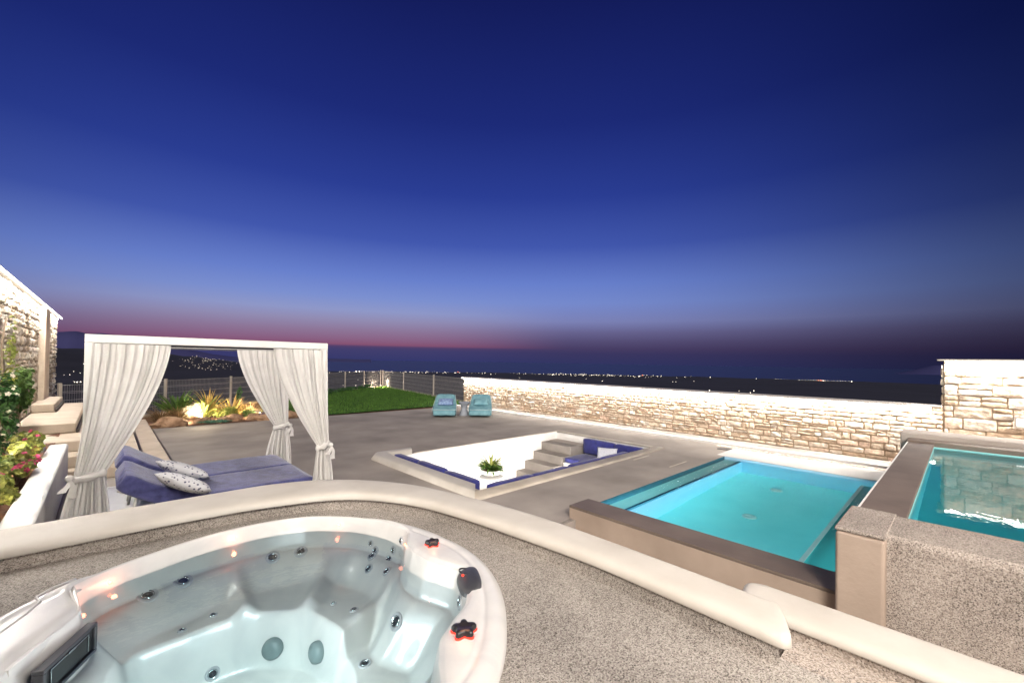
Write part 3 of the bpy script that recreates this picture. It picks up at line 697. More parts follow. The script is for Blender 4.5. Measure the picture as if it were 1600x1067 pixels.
for y in (1.6, 2.6):
    bm = BM(); lathe(bm, [(.0, 0), (.09, 0), (.09, .02), (.07, .03), (0, .03)], seg=20, M=Matrix.Translation((4.452, y, -.6)) @ Matrix.Rotation(R_(90), 4, 'Y'), close=False)
    obj('underwater_lamp', bm, emit('pool_light_%d' % (y * 10), (.75, .95, 1), 30), t)
    light('pool_light', 'AREA', Vector((4.50, y, -.30)) - t.location, 2100, (.80, .95, 1.0), direction=(1, -.1, -.7), parent=t, size=.2)
light('pool_light', 'AREA', Vector((4.47, 3.2, -.105)) - t.location, 380, (.7, .97, 1.0), direction=(1, 0, -.04), parent=t, size=.08)  # added fill so the shallow ledge glows; no fixture here
light('pool_light', 'AREA', Vector((4.47, .9, -.2)) - t.location, 70, (.7, .97, 1.0), direction=(1, 0, -.06), parent=t, size=.1)  # added fill skimming the bench top, without a fixture

# ------------------------------------------------------------------ raised pool
t = empty('raised_pool', (7, -1.2, 0), 'smaller raised turquoise pool with wide brown coping on the right', 'swimming pool')
UF = -.25
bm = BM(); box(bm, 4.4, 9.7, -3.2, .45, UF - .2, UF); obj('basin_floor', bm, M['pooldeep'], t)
bm = BM(); box(bm, 4.42, 9.5, .30, .32, UF, .63); box(bm, 9.4, 9.42, -3.2, .3, UF, .63); box(bm, 4.6, 4.62, -3.2, .3, UF, .63); box(bm, 4.62, 9.4, -3.2, -3.18, UF, .63); obj('basin_wall', bm, M['pool'], t)
bm = BM(); box(bm, 4.61, 9.41, -3.19, .31, UF - .05, .615)
obj('water', bm, water_mat('raised_pool_water', 1.33, (.10, .84, .86), .45, bump=.012, bscale=6, fior=1.6), t)
bm = BM(); box(bm, 4.08, 9.75, .30, .60, .63, .67); obj('side_coping', bm, M['brown'], t, bevel=.006)
bm = BM(); box(bm, 4.1, 9.75, .322, .596, -.9, .629); obj('side_wall', bm, M['stucco'], t)
bm = BM(); box(bm, 4.1, 9.7, .598, .612, .60, .672); obj('white_edge', bm, M['white'], t)
bm = BM(); box(bm, 9.42, 9.9, -3.2, .62, .3, .70); obj('far_coping', bm, M['brown'], t, bevel=.01)
bm = BM(); box(bm, 9.75, 10.35, -3.2, .72, .3, .78); obj('far_step', bm, M['patio'], t, bevel=.02)
bm = BM(); box(bm, 9.9, 11.4, -3.2, .3, -.5, .32); obj('far_wall', bm, M['stucco'], t)
bm = BM(); box(bm, 3.98, 4.6, -3.2, .44, -1.0, .69); obj('pebble_wall', bm, M['pebble_dark'], t, bevel=.05)
bm = BM(); box(bm, 3.90, 4.40, .36, .64, -1.0, .665); obj('corner_pillar', bm, M['stucco'], t, bevel=.025)
bm = BM(); box(bm, 3.90, 4.60, .355, .645, .667, .695); obj('pillar_cap', bm, M['pebble_dark'], t, bevel=.012)
bm = BM(); lathe(bm, [(.0, UF + .004), (.16, UF + .004), (.16, UF + .03), (.12, UF + .04), (.02, UF + .04)], (6.3, -.45, 0), 24, close=False); obj('floor_drain', bm, M['pool'], t, smooth=True)
light('pool_light', 'AREA', Vector((4.7, -1.2, .2)) - t.location, 480, (.75, .97, 1.0), direction=(1, .12, -.15), parent=t, size=.2)
light('pool_light', 'AREA', Vector((9.3, -1.4, .25)) - t.location, 150, (.75, .97, 1.0), direction=(-1, .2, -.3), parent=t, size=.2)

# ------------------------------------------------------------------ spa terrace: parapet, deck
t = empty('parapet_wall', (1.9, 2.2, 0), 'curved low parapet with rounded off-white coping round the hot tub', 'parapet wall')
OUT = [(-3.0, 3.74), (-1.2, 3.74), (-.3, 3.74), (.5, 3.75), (1.02, 3.73), (1.43, 3.52), (1.77, 3.06), (1.95, 2.43), (2.045, 1.85), (2.06, 1.3), (2.06, .9), (2.06, .57)]
INN = [(-3.0, 3.28), (-1.2, 3.28), (-.3, 3.29), (.43, 3.30), (.90, 3.24), (1.30, 3.07), (1.56, 2.70), (1.68, 2.28), (1.75, 1.8), (1.80, 1.3), (1.80, .9), (1.79, .45)]
oc = catmull([(x, y, 0) for x, y in OUT], 8); ic = catmull([(x, y, 0) for x, y in INN], 8)
def sweep_wall(bm, ic, oc, prof, endcap=True):
    """prof: list of (s, z): s 0 = inner line, 1 = outer line"""
    rows = []
    for a, b in zip(ic, oc): rows.append([bm.verts.new((a.x + (b.x - a.x) * s, a.y + (b.y - a.y) * s, z)) for s, z in prof])
    for A, B in zip(rows, rows[1:]):
        for i in range(len(A) - 1): bm.faces.new((A[i], A[i + 1], B[i + 1], B[i]))
    if endcap: bm.faces.new(rows[0]); bm.faces.new(rows[-1][::-1])
def round_end(ic, oc, prof, zc, L_=.07, n=7, start=False):
    a, b = (ic[0], oc[0]) if start else (ic[-1], oc[-1]); c = (a + b) / 2; h = (b - a) / 2; f = Vector((-h.y, h.x, 0)).normalized()
    if (f.y > 0) != start: f = -f
    S_ = []
    for k in range(1, n + 1):
        th = math.pi / 2 * k / n; w = max(math.cos(th), .02) ** .38; o_ = f * (L_ * math.sin(th))
        S_.append([(c + o_ + h * (2 * s_ - 1) * (.35 + .65 * w), zc + (z - zc) * (w ** .8)) for s_, z in prof])
    return S_
def coping_sweep(bm, ic, oc, prof, ends, L_=.07):
    zc = prof[0][1]; sec = [[(a + (b - a) * s_, z) for s_, z in prof] for a, b in zip(ic, oc)]
    if ends[0]: sec = round_end(ic, oc, prof, zc, L_, start=True)[::-1] + sec
    if ends[1]: sec = sec + round_end(ic, oc, prof, zc, L_)
    rows = [[bm.verts.new((p.x, p.y, z)) for p, z in S_] for S_ in sec]
    for A, B in zip(rows, rows[1:]):
        for i in range(len(A) - 1): bm.faces.new((A[i], A[i + 1], B[i + 1], B[i]))
        bm.faces.new((A[0], B[0], B[-1], A[-1]))
    bm.faces.new(rows[0]); bm.faces.new(rows[-1][::-1])
def roundprof(z0, z1, n=14):
    P = [(.06, z0 - .01)]
    for k in range(n + 1):
        e = -1 + 2 * k / n; s = .5 + .5 * math.copysign(abs(e) ** .8, e)
        P.append((s, z0 + (z1 - z0) * (1 - abs(e) ** 3.6) ** (1 / 2.3)))
    P.append((.94, z0 - .01)); return P
bm = BM(); coping_sweep(bm, ic, oc, roundprof(.838, .888), (0, 1), .045)
# rounded end of the coping
me_c = obj('coping', bm, M['coping'], t, smooth=True)
bm = BM(); sweep_wall(bm, ic, oc, [(.08, .70), (.08, .84)] , False); obj('inner_face', bm, M['pebble'], t, smooth=True)
bm = BM(); sweep_wall(bm, ic, oc, [(.12, -.05), (.12, .835), (.88, .835), (.88, -.05)]); obj('wall_body', bm, M['white'], t)
t = empty('low_parapet', (2.3, 0, 0), 'lower straight run of rounded off-white coping beside the pebble deck', 'parapet wall')
bm = BM(); I2 = [Vector((2.14, y, 0)) for y in (.62, .3, 0, -.4, -1, -2)]; O2 = [Vector((2.41, y, 0)) for y in (.67, .3, 0, -.4, -1, -2)]
coping_sweep(bm, I2, O2, roundprof(.742, .785), (1, 0), .09); obj('coping', bm, M['coping'], t, smooth=True)
bm = BM(); sweep_wall(bm, I2, O2, [(.1, -.05), (.1, .73), (.9, .73), (.9, -.05)]); obj('wall_body', bm, M['pebble_dark'], t)

TC = (.52, 2.05)
def interp(tab, a):
    a = (a + 180) % 360 - 180
    ks = sorted(((k + 180) % 360 - 180, v) for k, v in tab)
    ks = [(ks[-1][0] - 360, ks[-1][1])] + ks + [(ks[0][0] + 360, ks[0][1])]
    for i in range(len(ks) - 1):
        (a0, v0), (a1, v1) = ks[i], ks[i + 1]
        if a0 <= a <= a1: return v0 + (v1 - v0) * (a - a0) / max(1e-6, a1 - a0)
def ctab(tab, w=3):
    out_ = []
    for a in range(-180, 180): out_.append(sum(interp(tab, a + k) * (w + 1 - abs(k)) for k in range(-w, w + 1)) / (w + 1) ** 2)
    return lambda x: (lambda i, f: out_[i % 360] * (1 - f) + out_[(i + 1) % 360] * f)(int(math.floor(x + 180)), x - math.floor(x))
ROUT = ctab([(141, 1.05), (125, 1.05), (110, 1.05), (92, 1.09), (76, 1.13), (64, 1.14), (47, 1.09), (24, 1.02), (5, 1.0), (-17, 1.02), (-34, 1.02), (-47, 1.03), (-67, 1.08), (-100, 1.08), (-150, 1.06), (170, 1.05)], 6)
RIN = ctab([(106, 1.03), (92, 1.068), (76, 1.108), (64, 1.118), (47, 1.066), (30, .975), (20, .90), (13, .79), (4, .74), (-6, .745), (-14, .80), (-20, .86), (-34, .86), (-41, .85), (-48, .815), (-58, .80), (-66, .86), (-73, .95), (-90, .98), (-130, .95), (-160, .85), (178, .78), (165, .76), (150, .73), (142, .74), (137, .80), (130, .97), (122, 1.02)], 2)
RFW = ctab([(125, .70), (109, .63), (87, .60), (80, .585), (68, .54), (53, .50), (36, .42), (19, .38), (-14, .34), (-41, .35), (-80, .4), (-120, .5), (180, .5), (150, .55), (138, .6)], 4)
def seatz(a):
    a = (a + 180) % 360 - 180
    z = .465
    z -= .12 * sm((20 - a) / 9) * sm((a + 75) / 9)          # deep seat on the right
    return z
def tubz(r, a, x, y):
    ro, ri, rf = ROUT(a), RIN(a), RFW(a)
    if r >= ri:
        z = .812
        k = (r - (ro - .075)) / .075
        if k > 0: z -= .045 * k ** 2.5
        wdt = ro - ri
        if wdt > .14: z -= .007 * math.exp(-((r - (ro - .095)) / .011) ** 2)
        if wdt > .14: z += .006 * sm((r - ri) / .05) - .006
        z -= .012 * (1 - sm((r - ri) / .02))
        return z
    t_ = ri - r; sz = seatz(a)
    z = .80 - .20 * sm((t_ + .004) / .055)
    z -= (.60 - sz) * sm((t_ - .045) / .22)
    # ribs between the seats
    for ac, rr0, rr1, hh in ((85, .56, 1.0, .05), (55, .50, 1.0, .045), (20, .45, .95, .03), (134, .4, 1.0, .06)):
        d = ((a - ac + 180) % 360 - 180) * math.pi / 180 * r
        if abs(d) < .25 and rr0 < r: z += hh * math.exp(-(d / .05) ** 2) * sm((rr1 - r) / .15) * sm((r - rr0) / .1)
    # moulded back hollows
    z += .012 * math.cos(R_(a * 12)) * sm((t_ - .05) / .08) * (1 - sm((t_ - .2) / .15))
    z -= (sz - .2) * sm((rf + .035 - r) / .085)
    return z
t = empty('hot_tub', (TC[0], TC[1], .2), 'round white acrylic hot tub full of water in the foreground', 'hot tub')
M['acrylic'] = bpy.data.materials.new('pearl_acrylic'); m = M['acrylic']; m.use_nodes = True; n, l = m.node_tree.nodes, m.node_tree.links
b = n['Principled BSDF']; b.inputs['Roughness'].default_value = .3; b.inputs['Coat Weight'].default_value = .3; b.inputs['Coat Roughness'].default_value = .05
geo = n.new('ShaderNodeNewGeometry'); nz = n.new('ShaderNodeTexNoise'); nz.inputs['Scale'].default_value = 3.2; nz.inputs['Detail'].default_value = 7; nz.inputs['Distortion'].default_value = 1.6
l.new(geo.outputs['Position'], nz.inputs['Vector']); rp = n.new('ShaderNodeValToRGB'); e = rp.color_ramp.elements
e[0].position = .36; e[0].color = (.57, .56, .55, 1); e[1].position = .62; e[1].color = (.65, .632, .61, 1); x = e.new(.48); x.color = (.61, .597, .58, 1)
l.new(nz.outputs[0], rp.inputs[0]); l.new(rp.outputs[0], b.inputs['Base Color'])
bm = BM(); NA, NR = 540, 150
def ftub(u, v):
    a = u * 360 - 180; ro = ROUT(a)
    ri = RIN(a)
    if v <= .2: r = ro + (ri - ro) * v / .2
    else: q = (v - .2) / .8; r = ri * (1 - q ** 1.25)
    r = max(r, 0)
    x, y = TC[0] + r * math.cos(R_(a)), TC[1] + r * math.sin(R_(a))
    return (x, y, tubz(r, a, x, y))
rows = grid(bm, ftub, NA, NR, closed_u=True)
sk = [bm.verts.new((v.co.x, v.co.y, .70)) for v in rows[0]]
for i in range(NA): bm.faces.new((rows[0][i], rows[0][(i + 1) % NA], sk[(i + 1) % NA], sk[i]))
bmesh.ops.remove_doubles(bm, verts=rows[-1], dist=.001)
obj('shell', bm, M['acrylic'], t, smooth=True)
WZ = .698
bm = BM(); ring = []; ringb = []
for i in range(180):
    a = i * 2 - 180; r = RIN(a) - .016; x, y = TC[0] + r * math.cos(R_(a)), TC[1] + r * math.sin(R_(a))
    ring.append(bm.verts.new((x, y, WZ))); ringb.append(bm.verts.new((x, y, .05)))
bm.faces.new(ring); bm.faces.new(ringb[::-1])
for i in range(180): bm.faces.new((ring[i], ring[(i + 1) % 180], ringb[(i + 1) % 180], ringb[i]))
obj('water', bm, water_mat('spa_water', 1.33, (.52, .86, .88), .5, refr=False, bump=.05, bscale=7), t)
def surf(a, r):
    x, y = TC[0] + r * math.cos(R_(a)), TC[1] + r * math.sin(R_(a)); return Vector((x, y, tubz(r, a, x, y)))
def frame(a, r, e=.012, off=0):
    p = surf(a, r); da = math.degrees(e / max(r, .1))
    ta = surf(a + da, r) - surf(a - da, r); tr = surf(a, r + e) - surf(a, r - e)
    nn = tr.cross(ta); nn.normalize()
    if nn.z < 0: nn = -nn
    if nn.z < .05: nn = nn
    q = nn.to_track_quat('Z', 'Y').to_matrix().to_4x4(); q.translation = p + nn * off
    return q
def find_r(a, z):     # radius on the wall at a given height
    r = RIN(a)
    while r > .1 and surf(a, r).z > z: r -= .002
    return r
M['flange'] = mat('light_grey_plastic', (.50, .50, .52), (.42, .42, .44), 8, .35)
def jet(a, r, s, name='jet'):
    Mx = frame(a, r)
    bm = BM(); lathe(bm, [(s * 1.3, -.01), (s * 1.3, .002), (s * 1.22, .006), (s * .98, .0075), (s * .92, .003), (s * .8, .002)], seg=32, M=Mx, close=False)
    jo = obj(name, bm, M['flange'], t, smooth=True)
    bm = BM(); lathe(bm, [(s * .84, .001), (s * .82, .008), (s * .7, .0095), (s * .6, .004), (s * .5, .001)], seg=28, M=Mx, close=False)
    obj('ring', bm, M['chrome'], jo, smooth=True)
    bm = BM(); lathe(bm, [(s * .58, .002), (s * .5, .006), (s * .26, .0075), (s * .24, .001), (0.001, .001)], seg=18, M=Mx, close=False)
    obj('nozzle', bm, M['black'], jo, smooth=True)
for a, r, s in ((110.4, .969, .036), (100.7, .985, .036), (74.3, 1.026, .032), (65.4, 1.034, .032), (-27.1, .836, .030), (-2.6, .599, .034), (-1.2, .441, .024), (99.4, .589, .026)): jet(a, r, s)
jet(-34, find_r(-34, .66), .034); jet(-38, find_r(-38, .56), .042)
for a, r, s in ((39.3, .992, .017), (22.8, .904, .018), (36.8, .970, .021), (27.3, .923, .021), (37.3, .937, .023), (28.9, .915, .022), (36.1, .865, .023), (25.8, .824, .022)): jet(a, r, s)
for a, r, s in ((95.9, .736, .016), (107.4, .717, .016), (42.9, .609, .013), (28.5, .575, .019)): jet(a, r, s)
M['suction'] = mat('grey_green_plastic', (.20, .25, .25), (.15, .19, .19), 8, .4)
for a, z in ((72, .30), (42, .32)):
    r = RFW(a) + .02
    while surf(a, r).z > z: r -= .002
    Mx = frame(a, r)
    bm = BM(); lathe(bm, [(.052, -.01), (.054, .012), (.05, .028), (.036, .038), (.012, .042), (.001, .042)], seg=28, M=Mx, close=False); obj('suction_cover', bm, M['suction'], t, smooth=True)
light('tub_fill', 'POINT', Vector((.30, 1.55, .38)) - t.location, 6, (.86, .97, 1.0), parent=t, shadow_soft_size=.12)  # tub fills without fixtures, added to brighten the shaded interior
light('tub_fill', 'POINT', Vector((.75, 1.55, .38)) - t.location, 5, (.86, .97, 1.0), parent=t, shadow_soft_size=.12)
light('tub_fill', 'POINT', Vector((.46, 2.05, .63)) - t.location, 18, (.93, .97, 1.0), parent=t, shadow_soft_size=.12)  # added just under the surface to lift the back wall
# star shaped valve handles with a red glow
def star(a, r, z, s, rot):
    c = Vector((TC[0] + r * math.cos(R_(a)), TC[1] + r * math.sin(R_(a)), z))
    bm = BM(); NN = 60; P = []
    for h, k in ((0, .86), (.006, 1.0), (.018, .98), (.026, .84), (.026, .55), (.022, .45)):
        row = []
        for i in range(NN):
            th = 2 * math.pi * i / NN; rr = s * k * (1 + .24 * math.cos(5 * th + rot)) if k > .6 else s * k
            row.append(bm.verts.new(c + Vector((rr * math.cos(th), rr * math.sin(th), h + .006))))
        P.append(row)
    for A, B in zip(P, P[1:]):
        for i in range(NN): bm.faces.new((A[i], A[(i + 1) % NN], B[(i + 1) % NN], B[i]))
    bm.faces.new(P[-1])
    k_ = obj('valve_handle', bm, M['black'], t, smooth=True)
    bm = BM(); row = []; row2 = []
    for h, kk, rw in ((0, 1.02, row), (.007, 1.06, row2)):
        for i in range(NN):
            th = 2 * math.pi * i / NN; rr = s * kk * (1 + .24 * math.cos(5 * th + rot)); rw.append(bm.verts.new(c + Vector((rr * math.cos(th), rr * math.sin(th), h + .001))))
    bm.faces.new(row2); bm.faces.new(row[::-1])
    for i in range(NN): bm.faces.new((row[i], row[(i + 1) % NN], row2[(i + 1) % NN], row2[i]))
    obj('glow_ring', bm, M['knobglow'], k_)
    light('valve_glow', 'POINT', c + Vector((-.01, -.02, .05)) - t.location, .12, (1, .45, .25), parent=t, shadow_soft_size=.02)
star(1.5, .845, .808, .034, 0.4); star(-55.5, .885, .808, .042, 1.4)
# charcoal spout cover in the notch between the two pads
bm = BM(); c = Vector((TC[0] + .875 * math.cos(R_(-27)), TC[1] + .875 * math.sin(R_(-27)), .80)); ax = Vector((math.cos(R_(-27)), math.sin(R_(-27)), 0)); tg = Vector((-ax.y, ax.x, 0))
def fsp(u, v):
    th = u * 2 * math.pi; k = math.sin(v * math.pi / 2)
    w = .115 * (1 - .22 * math.cos(th) + .06 * math.cos(3 * th)); d_ = .062 * (1 + .15 * math.cos(2 * th))
    hz = .040 * math.cos(v * math.pi / 2) ** .6
    dip = .012 * math.exp(-(((1 - v) - .55) / .18) ** 2) if False else 0
    q = c + tg * (w * k * math.cos(th)) + ax * (d_ * k * math.sin(th) + .0) + Vector((0, 0, hz - .012 + .35 * d_ * k * math.sin(th)))
    return q
grid(bm, fsp, 40, 10, closed_u=True)
cs = obj('spout_cover', bm, M['char'], t, smooth=True)
bm = BM(); lathe(bm, [(.034, -.004), (.035, .002), (.030, .003), (.028, -.004)], seg=28, M=Matrix.Translation(c + tg * .03 - ax * .01 + Vector((0, 0, .024))) @ Matrix.Rotation(.25, 4, tg), close=False); obj('ring', bm, M['black'], cs, smooth=True)
bm = BM(); bmesh.ops.create_icosphere(bm, subdivisions=2, radius=.006, matrix=Matrix.Translation(c + tg * -.01 - ax * .03 + Vector((0, 0, .026)))); obj('indicator_light', bm, M['knobglow'], cs)
# row of red lights on the waterline
for i, (a, z) in enumerate(((128.5, .735), (119, .735), (86, .74), (53, .745), (16.5, .76))):
    r = find_r(a, z); p = surf(a, r); bm = BM(); bmesh.ops.create_icosphere(bm, subdivisions=2, radius=.0075, matrix=Matrix.Translation(p)); obj('mood_light', bm, M['redled'], t)
    q = p + Vector((TC[0] - p.x, TC[1] - p.y, .1)).normalized() * .035
    light('mood_lamp', 'POINT', q - t.location, .17 if i < 3 else .07, (1, .30, .16), parent=t, shadow_soft_size=.012)
# console: skimmer door, pad outline, slot
A_, B_ = Vector((-.04, 2.50, 0)), Vector((-.185, 2.21, 0)); dr = (B_ - A_).normalized(); nn = Vector((-dr.y, dr.x, 0))
if nn.x < 0: nn = -nn
def quadbox(bm, u0, u1, z0, z1, d0, d1):
    P = [A_ + dr * u + nn * d for d in (d0 + .034, d1 + .034) for u in (u0, u1)]
    v = []
    for p in P:
        v.append(bm.verts.new((p.x, p.y, z0))); v.append(bm.verts.new((p.x, p.y, z1)))
    for f in ((0, 1, 3, 2), (4, 6, 7, 5), (0, 4, 5, 1), (2, 3, 7, 6), (0, 2, 6, 4), (1, 5, 7, 3)): bm.faces.new([v[i] for i in f])
bm = BM()
quadbox(bm, .0, .30, .737, .752, -.03, .006); quadbox(bm, .0, .30, .63, .645, -.03, .006); quadbox(bm, .0, .016, .645, .737, -.03, .006); quadbox(bm, .284, .30, .645, .737, -.03, .006)
fr = obj('skimmer_frame', bm, M['char'], t, bevel=.004)
bm = BM(); quadbox(bm, .016, .284, .645, .737, -.03, -.004); obj('skimmer_door', bm, M['black'], fr, bevel=.006)
bm = BM(); quadbox(bm, .045, .255, .722, .727, -.006, .001); quadbox(bm, .045, .05, .655, .722, -.006, .001); quadbox(bm, .25, .255, .655, .722, -.006, .001); quadbox(bm, .13, .17, .724, .733, -.006, .006); obj('skimmer_handle', bm, M['chrome'], fr, bevel=.001)
bm = BM(); quadbox(bm, -.02, .34, .40, .795, -.19, -.063); obj('skimmer_housing', bm, M['acrylic'], t)
bm = BM(); quadbox(bm, .27, .40, .811, .8145, -.19, -.182); obj('slot', bm, M['black'], t)
bm = BM(); lathe(bm, [(.016, .0), (.016, .004), (.011, .006), (.001, .006)], seg=20, M=Matrix.Translation((-.075, 2.70, .811)), close=False); obj('air_button', bm, M['acrylic'], t, smooth=True)
# raised outline of the filter lid
bm = BM(); tube(bm, [Vector(p) for p in ((-.085, 2.86, .8105), (-.16, 2.81, .811), (-.2, 2.75, .811), (-.185, 2.69, .811), (-.215, 2.60, .811), (-.29, 2.45, .811), (-.36, 2.2, .811))], .006); obj('lid_outline', bm, M['acrylic'], t, smooth=True)

# pebble deck around the tub
hole = []
for i in range(120):
    a = i * 3 - 180; r = ROUT(a) - .012; hole.append(Vector((TC[0] + r * math.cos(R_(a)), TC[1] + r * math.sin(R_(a)), 0)))
outer = [Vector((-3, -2, 0))] + [Vector((1.87, -2, 0)), Vector((1.87, .3, 0)), Vector((1.87, .43, 0))] + [Vector((a.x + (b.x - a.x) * .3, a.y + (b.y - a.y) * .3, 0)) for a, b in list(zip(ic, oc))[::-1]]
tris = tessellate_polygon([outer, hole[::-1]]); allp = outer + hole[::-1]
bm = BM(); vv = [bm.verts.new((p.x, p.y, .758)) for p in allp]
for tr in tris:
    try: bm.faces.new([vv[i] for i in tr])
    except ValueError: pass
tag(obj('deck', bm, M['pebble']), kind='structure')
bm = BM(); box(bm, 1.86, 2.2, -2, .50, .3, .69); tag(obj('deck_step', bm, M['pebble_dark']), kind='structure')
bm = BM(); box(bm, 1.83, 1.875, .395, .435, .5, .845); 

bm.free()
# planter wall on the left
t = empty('planter_wall', (-.45, 7, 0), 'straight white plastered planter wall beside the daybed', 'planter wall')
bm = BM(); box(bm, -.56, -.365, 3.9, 8.76, -.05, .60); obj('wall', bm, M['white'], t, bevel=.03)
bm = BM(); box(bm, -.364, -.30, 3.9, 8.76, -.05, .10); obj('plinth', bm, M['patio'], t, bevel=.01)
bm = BM(); box(bm, -.95, -.61, 8.76, 9.1, -.05, .60); obj('return_wall', bm, M['white'], t, bevel=.03)
bm = BM()
def fsoil(u, v): x, y = -1.2 + u * .66, 3.7 + v * 9; return (x, y, .5 + .06 * fn((x * 3, y * 3, 0)))
grid(bm, fsoil, 8, 60); tag(obj('planter_soil', bm, M['soil']), kind='structure')

# ------------------------------------------------------------------ stone stairs
t = empty('stone_stairs', (-.2, 11, 0), 'broad beige stone stairs climbing left beside the patio', 'stairs')
xs = [.80, .42, .02, -.36, -.75]; ynear = [8.9, 9.15, 9.6, 10.6, 12.8]
for k in range(5):
    z1 = .17 * (k + 1); x1 = xs[k]
    bm = BM(); box(bm, -1.08, x1, ynear[k], 15.05, .17 * k + (.0 if k == 0 else .003) - (0 if k == 0 else .0), z1); 
    obj('step', bm, M['step'], t, bevel=.02)
    bm = BM(); box(bm, x1 + .002, x1 + .035, ynear[k] + .01, 15.0, .17 * k - .02 if k == 0 else .17 * k + .001, .17 * k + .055); obj('riser_shade_strip', bm, M['riser_shade'], t)  # dark strip over each riser, its shade put into the colour

# ------------------------------------------------------------------ fence
fa, fb, fc = Vector((-.85, 15.9, 0)), Vector((13.9, 27.8, 0)), Vector((11.62, 15.25, 0))
def fence(name, a, b, posts, label):
    t = empty(name, ((a + b) / 2)[:], label, 'fence', 'wire fences round the lawn')
    L_ = (b - a).length; d = (b - a) / L_; nz_ = Vector((-d.y, d.x, 0))
    for s in posts:
        p = a + d * s; bm = BM()
        for dx, dy, zz0, zz1 in ((.03, .03, -.1, 1.12),):
            q = [p + d * sx * .032 + nz_ * sy * .032 for sx, sy in ((-1, -1), (1, -1), (1, 1), (-1, 1))]
            lo = [bm.verts.new((v.x, v.y, -.1)) for v in q]; hi = [bm.verts.new((v.x, v.y, 1.13)) for v in q]
            bm.faces.new(hi); bm.faces.new(lo[::-1])
            for i in range(4): bm.faces.new((lo[i], lo[(i + 1) % 4], hi[(i + 1) % 4], hi[i]))
        obj('post', bm, M['post'], t)
    for s0, s1 in zip(posts, posts[1:]):
        bm = BM(); s = s0 + .06
        while s < s1 - .03:
            p = a + d * s; w = .004
            v = [bm.verts.new(p + Vector((0, 0, z)) + q) for z in (.04, 1.09) for q in (d * w, nz_ * w, -d * w, -nz_ * w)]
            for i in range(4): bm.faces.new((v[i], v[(i + 1) % 4], v[4 + (i + 1) % 4], v[4 + i]))
            s += .055
        for z in (.06, .1, .28, .46, .5, .68, .86, .9, 1.07):
            for off in ((.008, -.008) if z in (.06, .5, .9) else (0,)):
                tube(bm, [a + d * (s0 + .03) + nz_ * (.006 + off) + Vector((0, 0, z)), a + d * (s1 - .03) + nz_ * (.006 + off) + Vector((0, 0, z))], .007, 4)
        obj('mesh_panel', bm, M['fence'], t)
    return t
LA = (fb - fa).length
fence('wire_fence', fa, fb, [0.0, 2.9, 5.6, 8.4, 11.2, 14.1, 16.4, LA - .1], 'wire mesh fence running from the stairs behind the garden to the lawn corner')
LB = (fc - fb).length
fence('wire_fence', fb, fc, [.35, 4.6, 9.2, LB], 'wire mesh fence on the right of the lawn up to the lit stone wall')
bm = BM()
for a, b in ((fa, fb), (fb, fc)):
    d = (b - a).normalized(); nz_ = Vector((-d.y, d.x, 0))
    q = [a + nz_ * .1, b + nz_ * .1, b - nz_ * .1, a - nz_ * .1]
    lo = [bm.verts.new((v.x, v.y, -.1)) for v in q]; hi = [bm.verts.new((v.x, v.y, .06)) for v in q]
    bm.faces.new(hi)
    for i in range(4): bm.faces.new((lo[i], lo[(i + 1) % 4], hi[(i + 1) % 4], hi[i]))
tag(obj('fence_kerb', bm, M['step']), kind='structure')
def spot_fixture(name, loc, label, energy, col=(1, .80, .52), glow=True, rad=.05, d=(0, 0, 1)):
    t = empty(name, loc, label, 'garden light', 'garden uplights')
    x, y, z = loc
    bm = BM(); lathe(bm, [(.012, z), (.012, z + .05), (.045, z + .06), (.05, z + .12)], loc[:2] + (0,), 16, close=False); obj('housing', bm, M['char'], t, smooth=True)
    bm = BM(); lathe(bm, [(.001, z + .125), (.04, z + .12), (.046, z + .115)], loc[:2] + (0,), 16, close=False); obj('lens', bm, M['garden_lamp'], t)
    light('garden_lamp', 'POINT', (0, 0, .22), energy, col, parent=t, shadow_soft_size=rad)
    return t
spot_fixture('garden_light', (13.1, 26.3, .05), 'garden light in the far corner of the lawn by the fence', 120, (1, .80, .60))
spot_fixture('garden_light', (2.0, 15.05, .02), 'brightest garden light among the spiky plants', 130)
spot_fixture('garden_light', (3.55, 15.2, .02), 'smaller garden light at the right end of the rockery', 150)
spot_fixture('garden_light', (-.74, 7.2, .56), 'garden light glowing between the planter flowers and the stairs', 34, (1, .86, .62))
spot_fixture('garden_light', (-.85, 5.2, .56), 'garden light under the leafy climber by the planter', 26, (1, .86, .62))

# ------------------------------------------------------------------ rockery garden
def rock(x, y, s, seed, label):
    bm = BM(); bmesh.ops.create_icosphere(bm, subdivisions=4, radius=s, matrix=Matrix.Translation((0, 0, 0)))
    for v in bm.verts:
        p = v.co / s; q = Vector((seed * 3.1, 0, 0))
        k = 1 + .45 * fn(tuple(p * 1.2 + q)) + .22 * abs(fn(tuple(p * 3 + q))) + .08 * fn(tuple(p * 9 + q))
        v.co = Vector((v.co.x * k * 1.25, v.co.y * k, v.co.z * k * .7)) + Vector((x, y, s * .35))
    tag(obj('rock', bm, M['rock'], smooth=False), label, 'rock', 'rocks edging the rockery')
for i, (x, y, s, lab) in enumerate(((1.33, 14.55, .23, 'largest orange rock, at the near left corner of the rockery'), (2.0, 14.75, .16, 'flat pale rock in front of the brightest garden light'),
                                    (2.5, 14.65, .13, 'low brown rock beside the blue-green ground cover'), (2.75, 14.8, .17, 'peaked rock at the middle of the rockery edge'),
                                    (3.25, 14.75, .14, 'pale upright rock beside the purple plant'), (3.45, 14.4, .16, 'orange rock below the purple plant'),
                                    (3.85, 14.7, .16, 'brown rock near the right end of the rockery'), (4.25, 14.6, .18, 'rightmost orange rock of the rockery'), (1.0, 14.5, .12, 'small brown rock beside the stairs'))):
    rock(x, y, s, i + 2, lab)
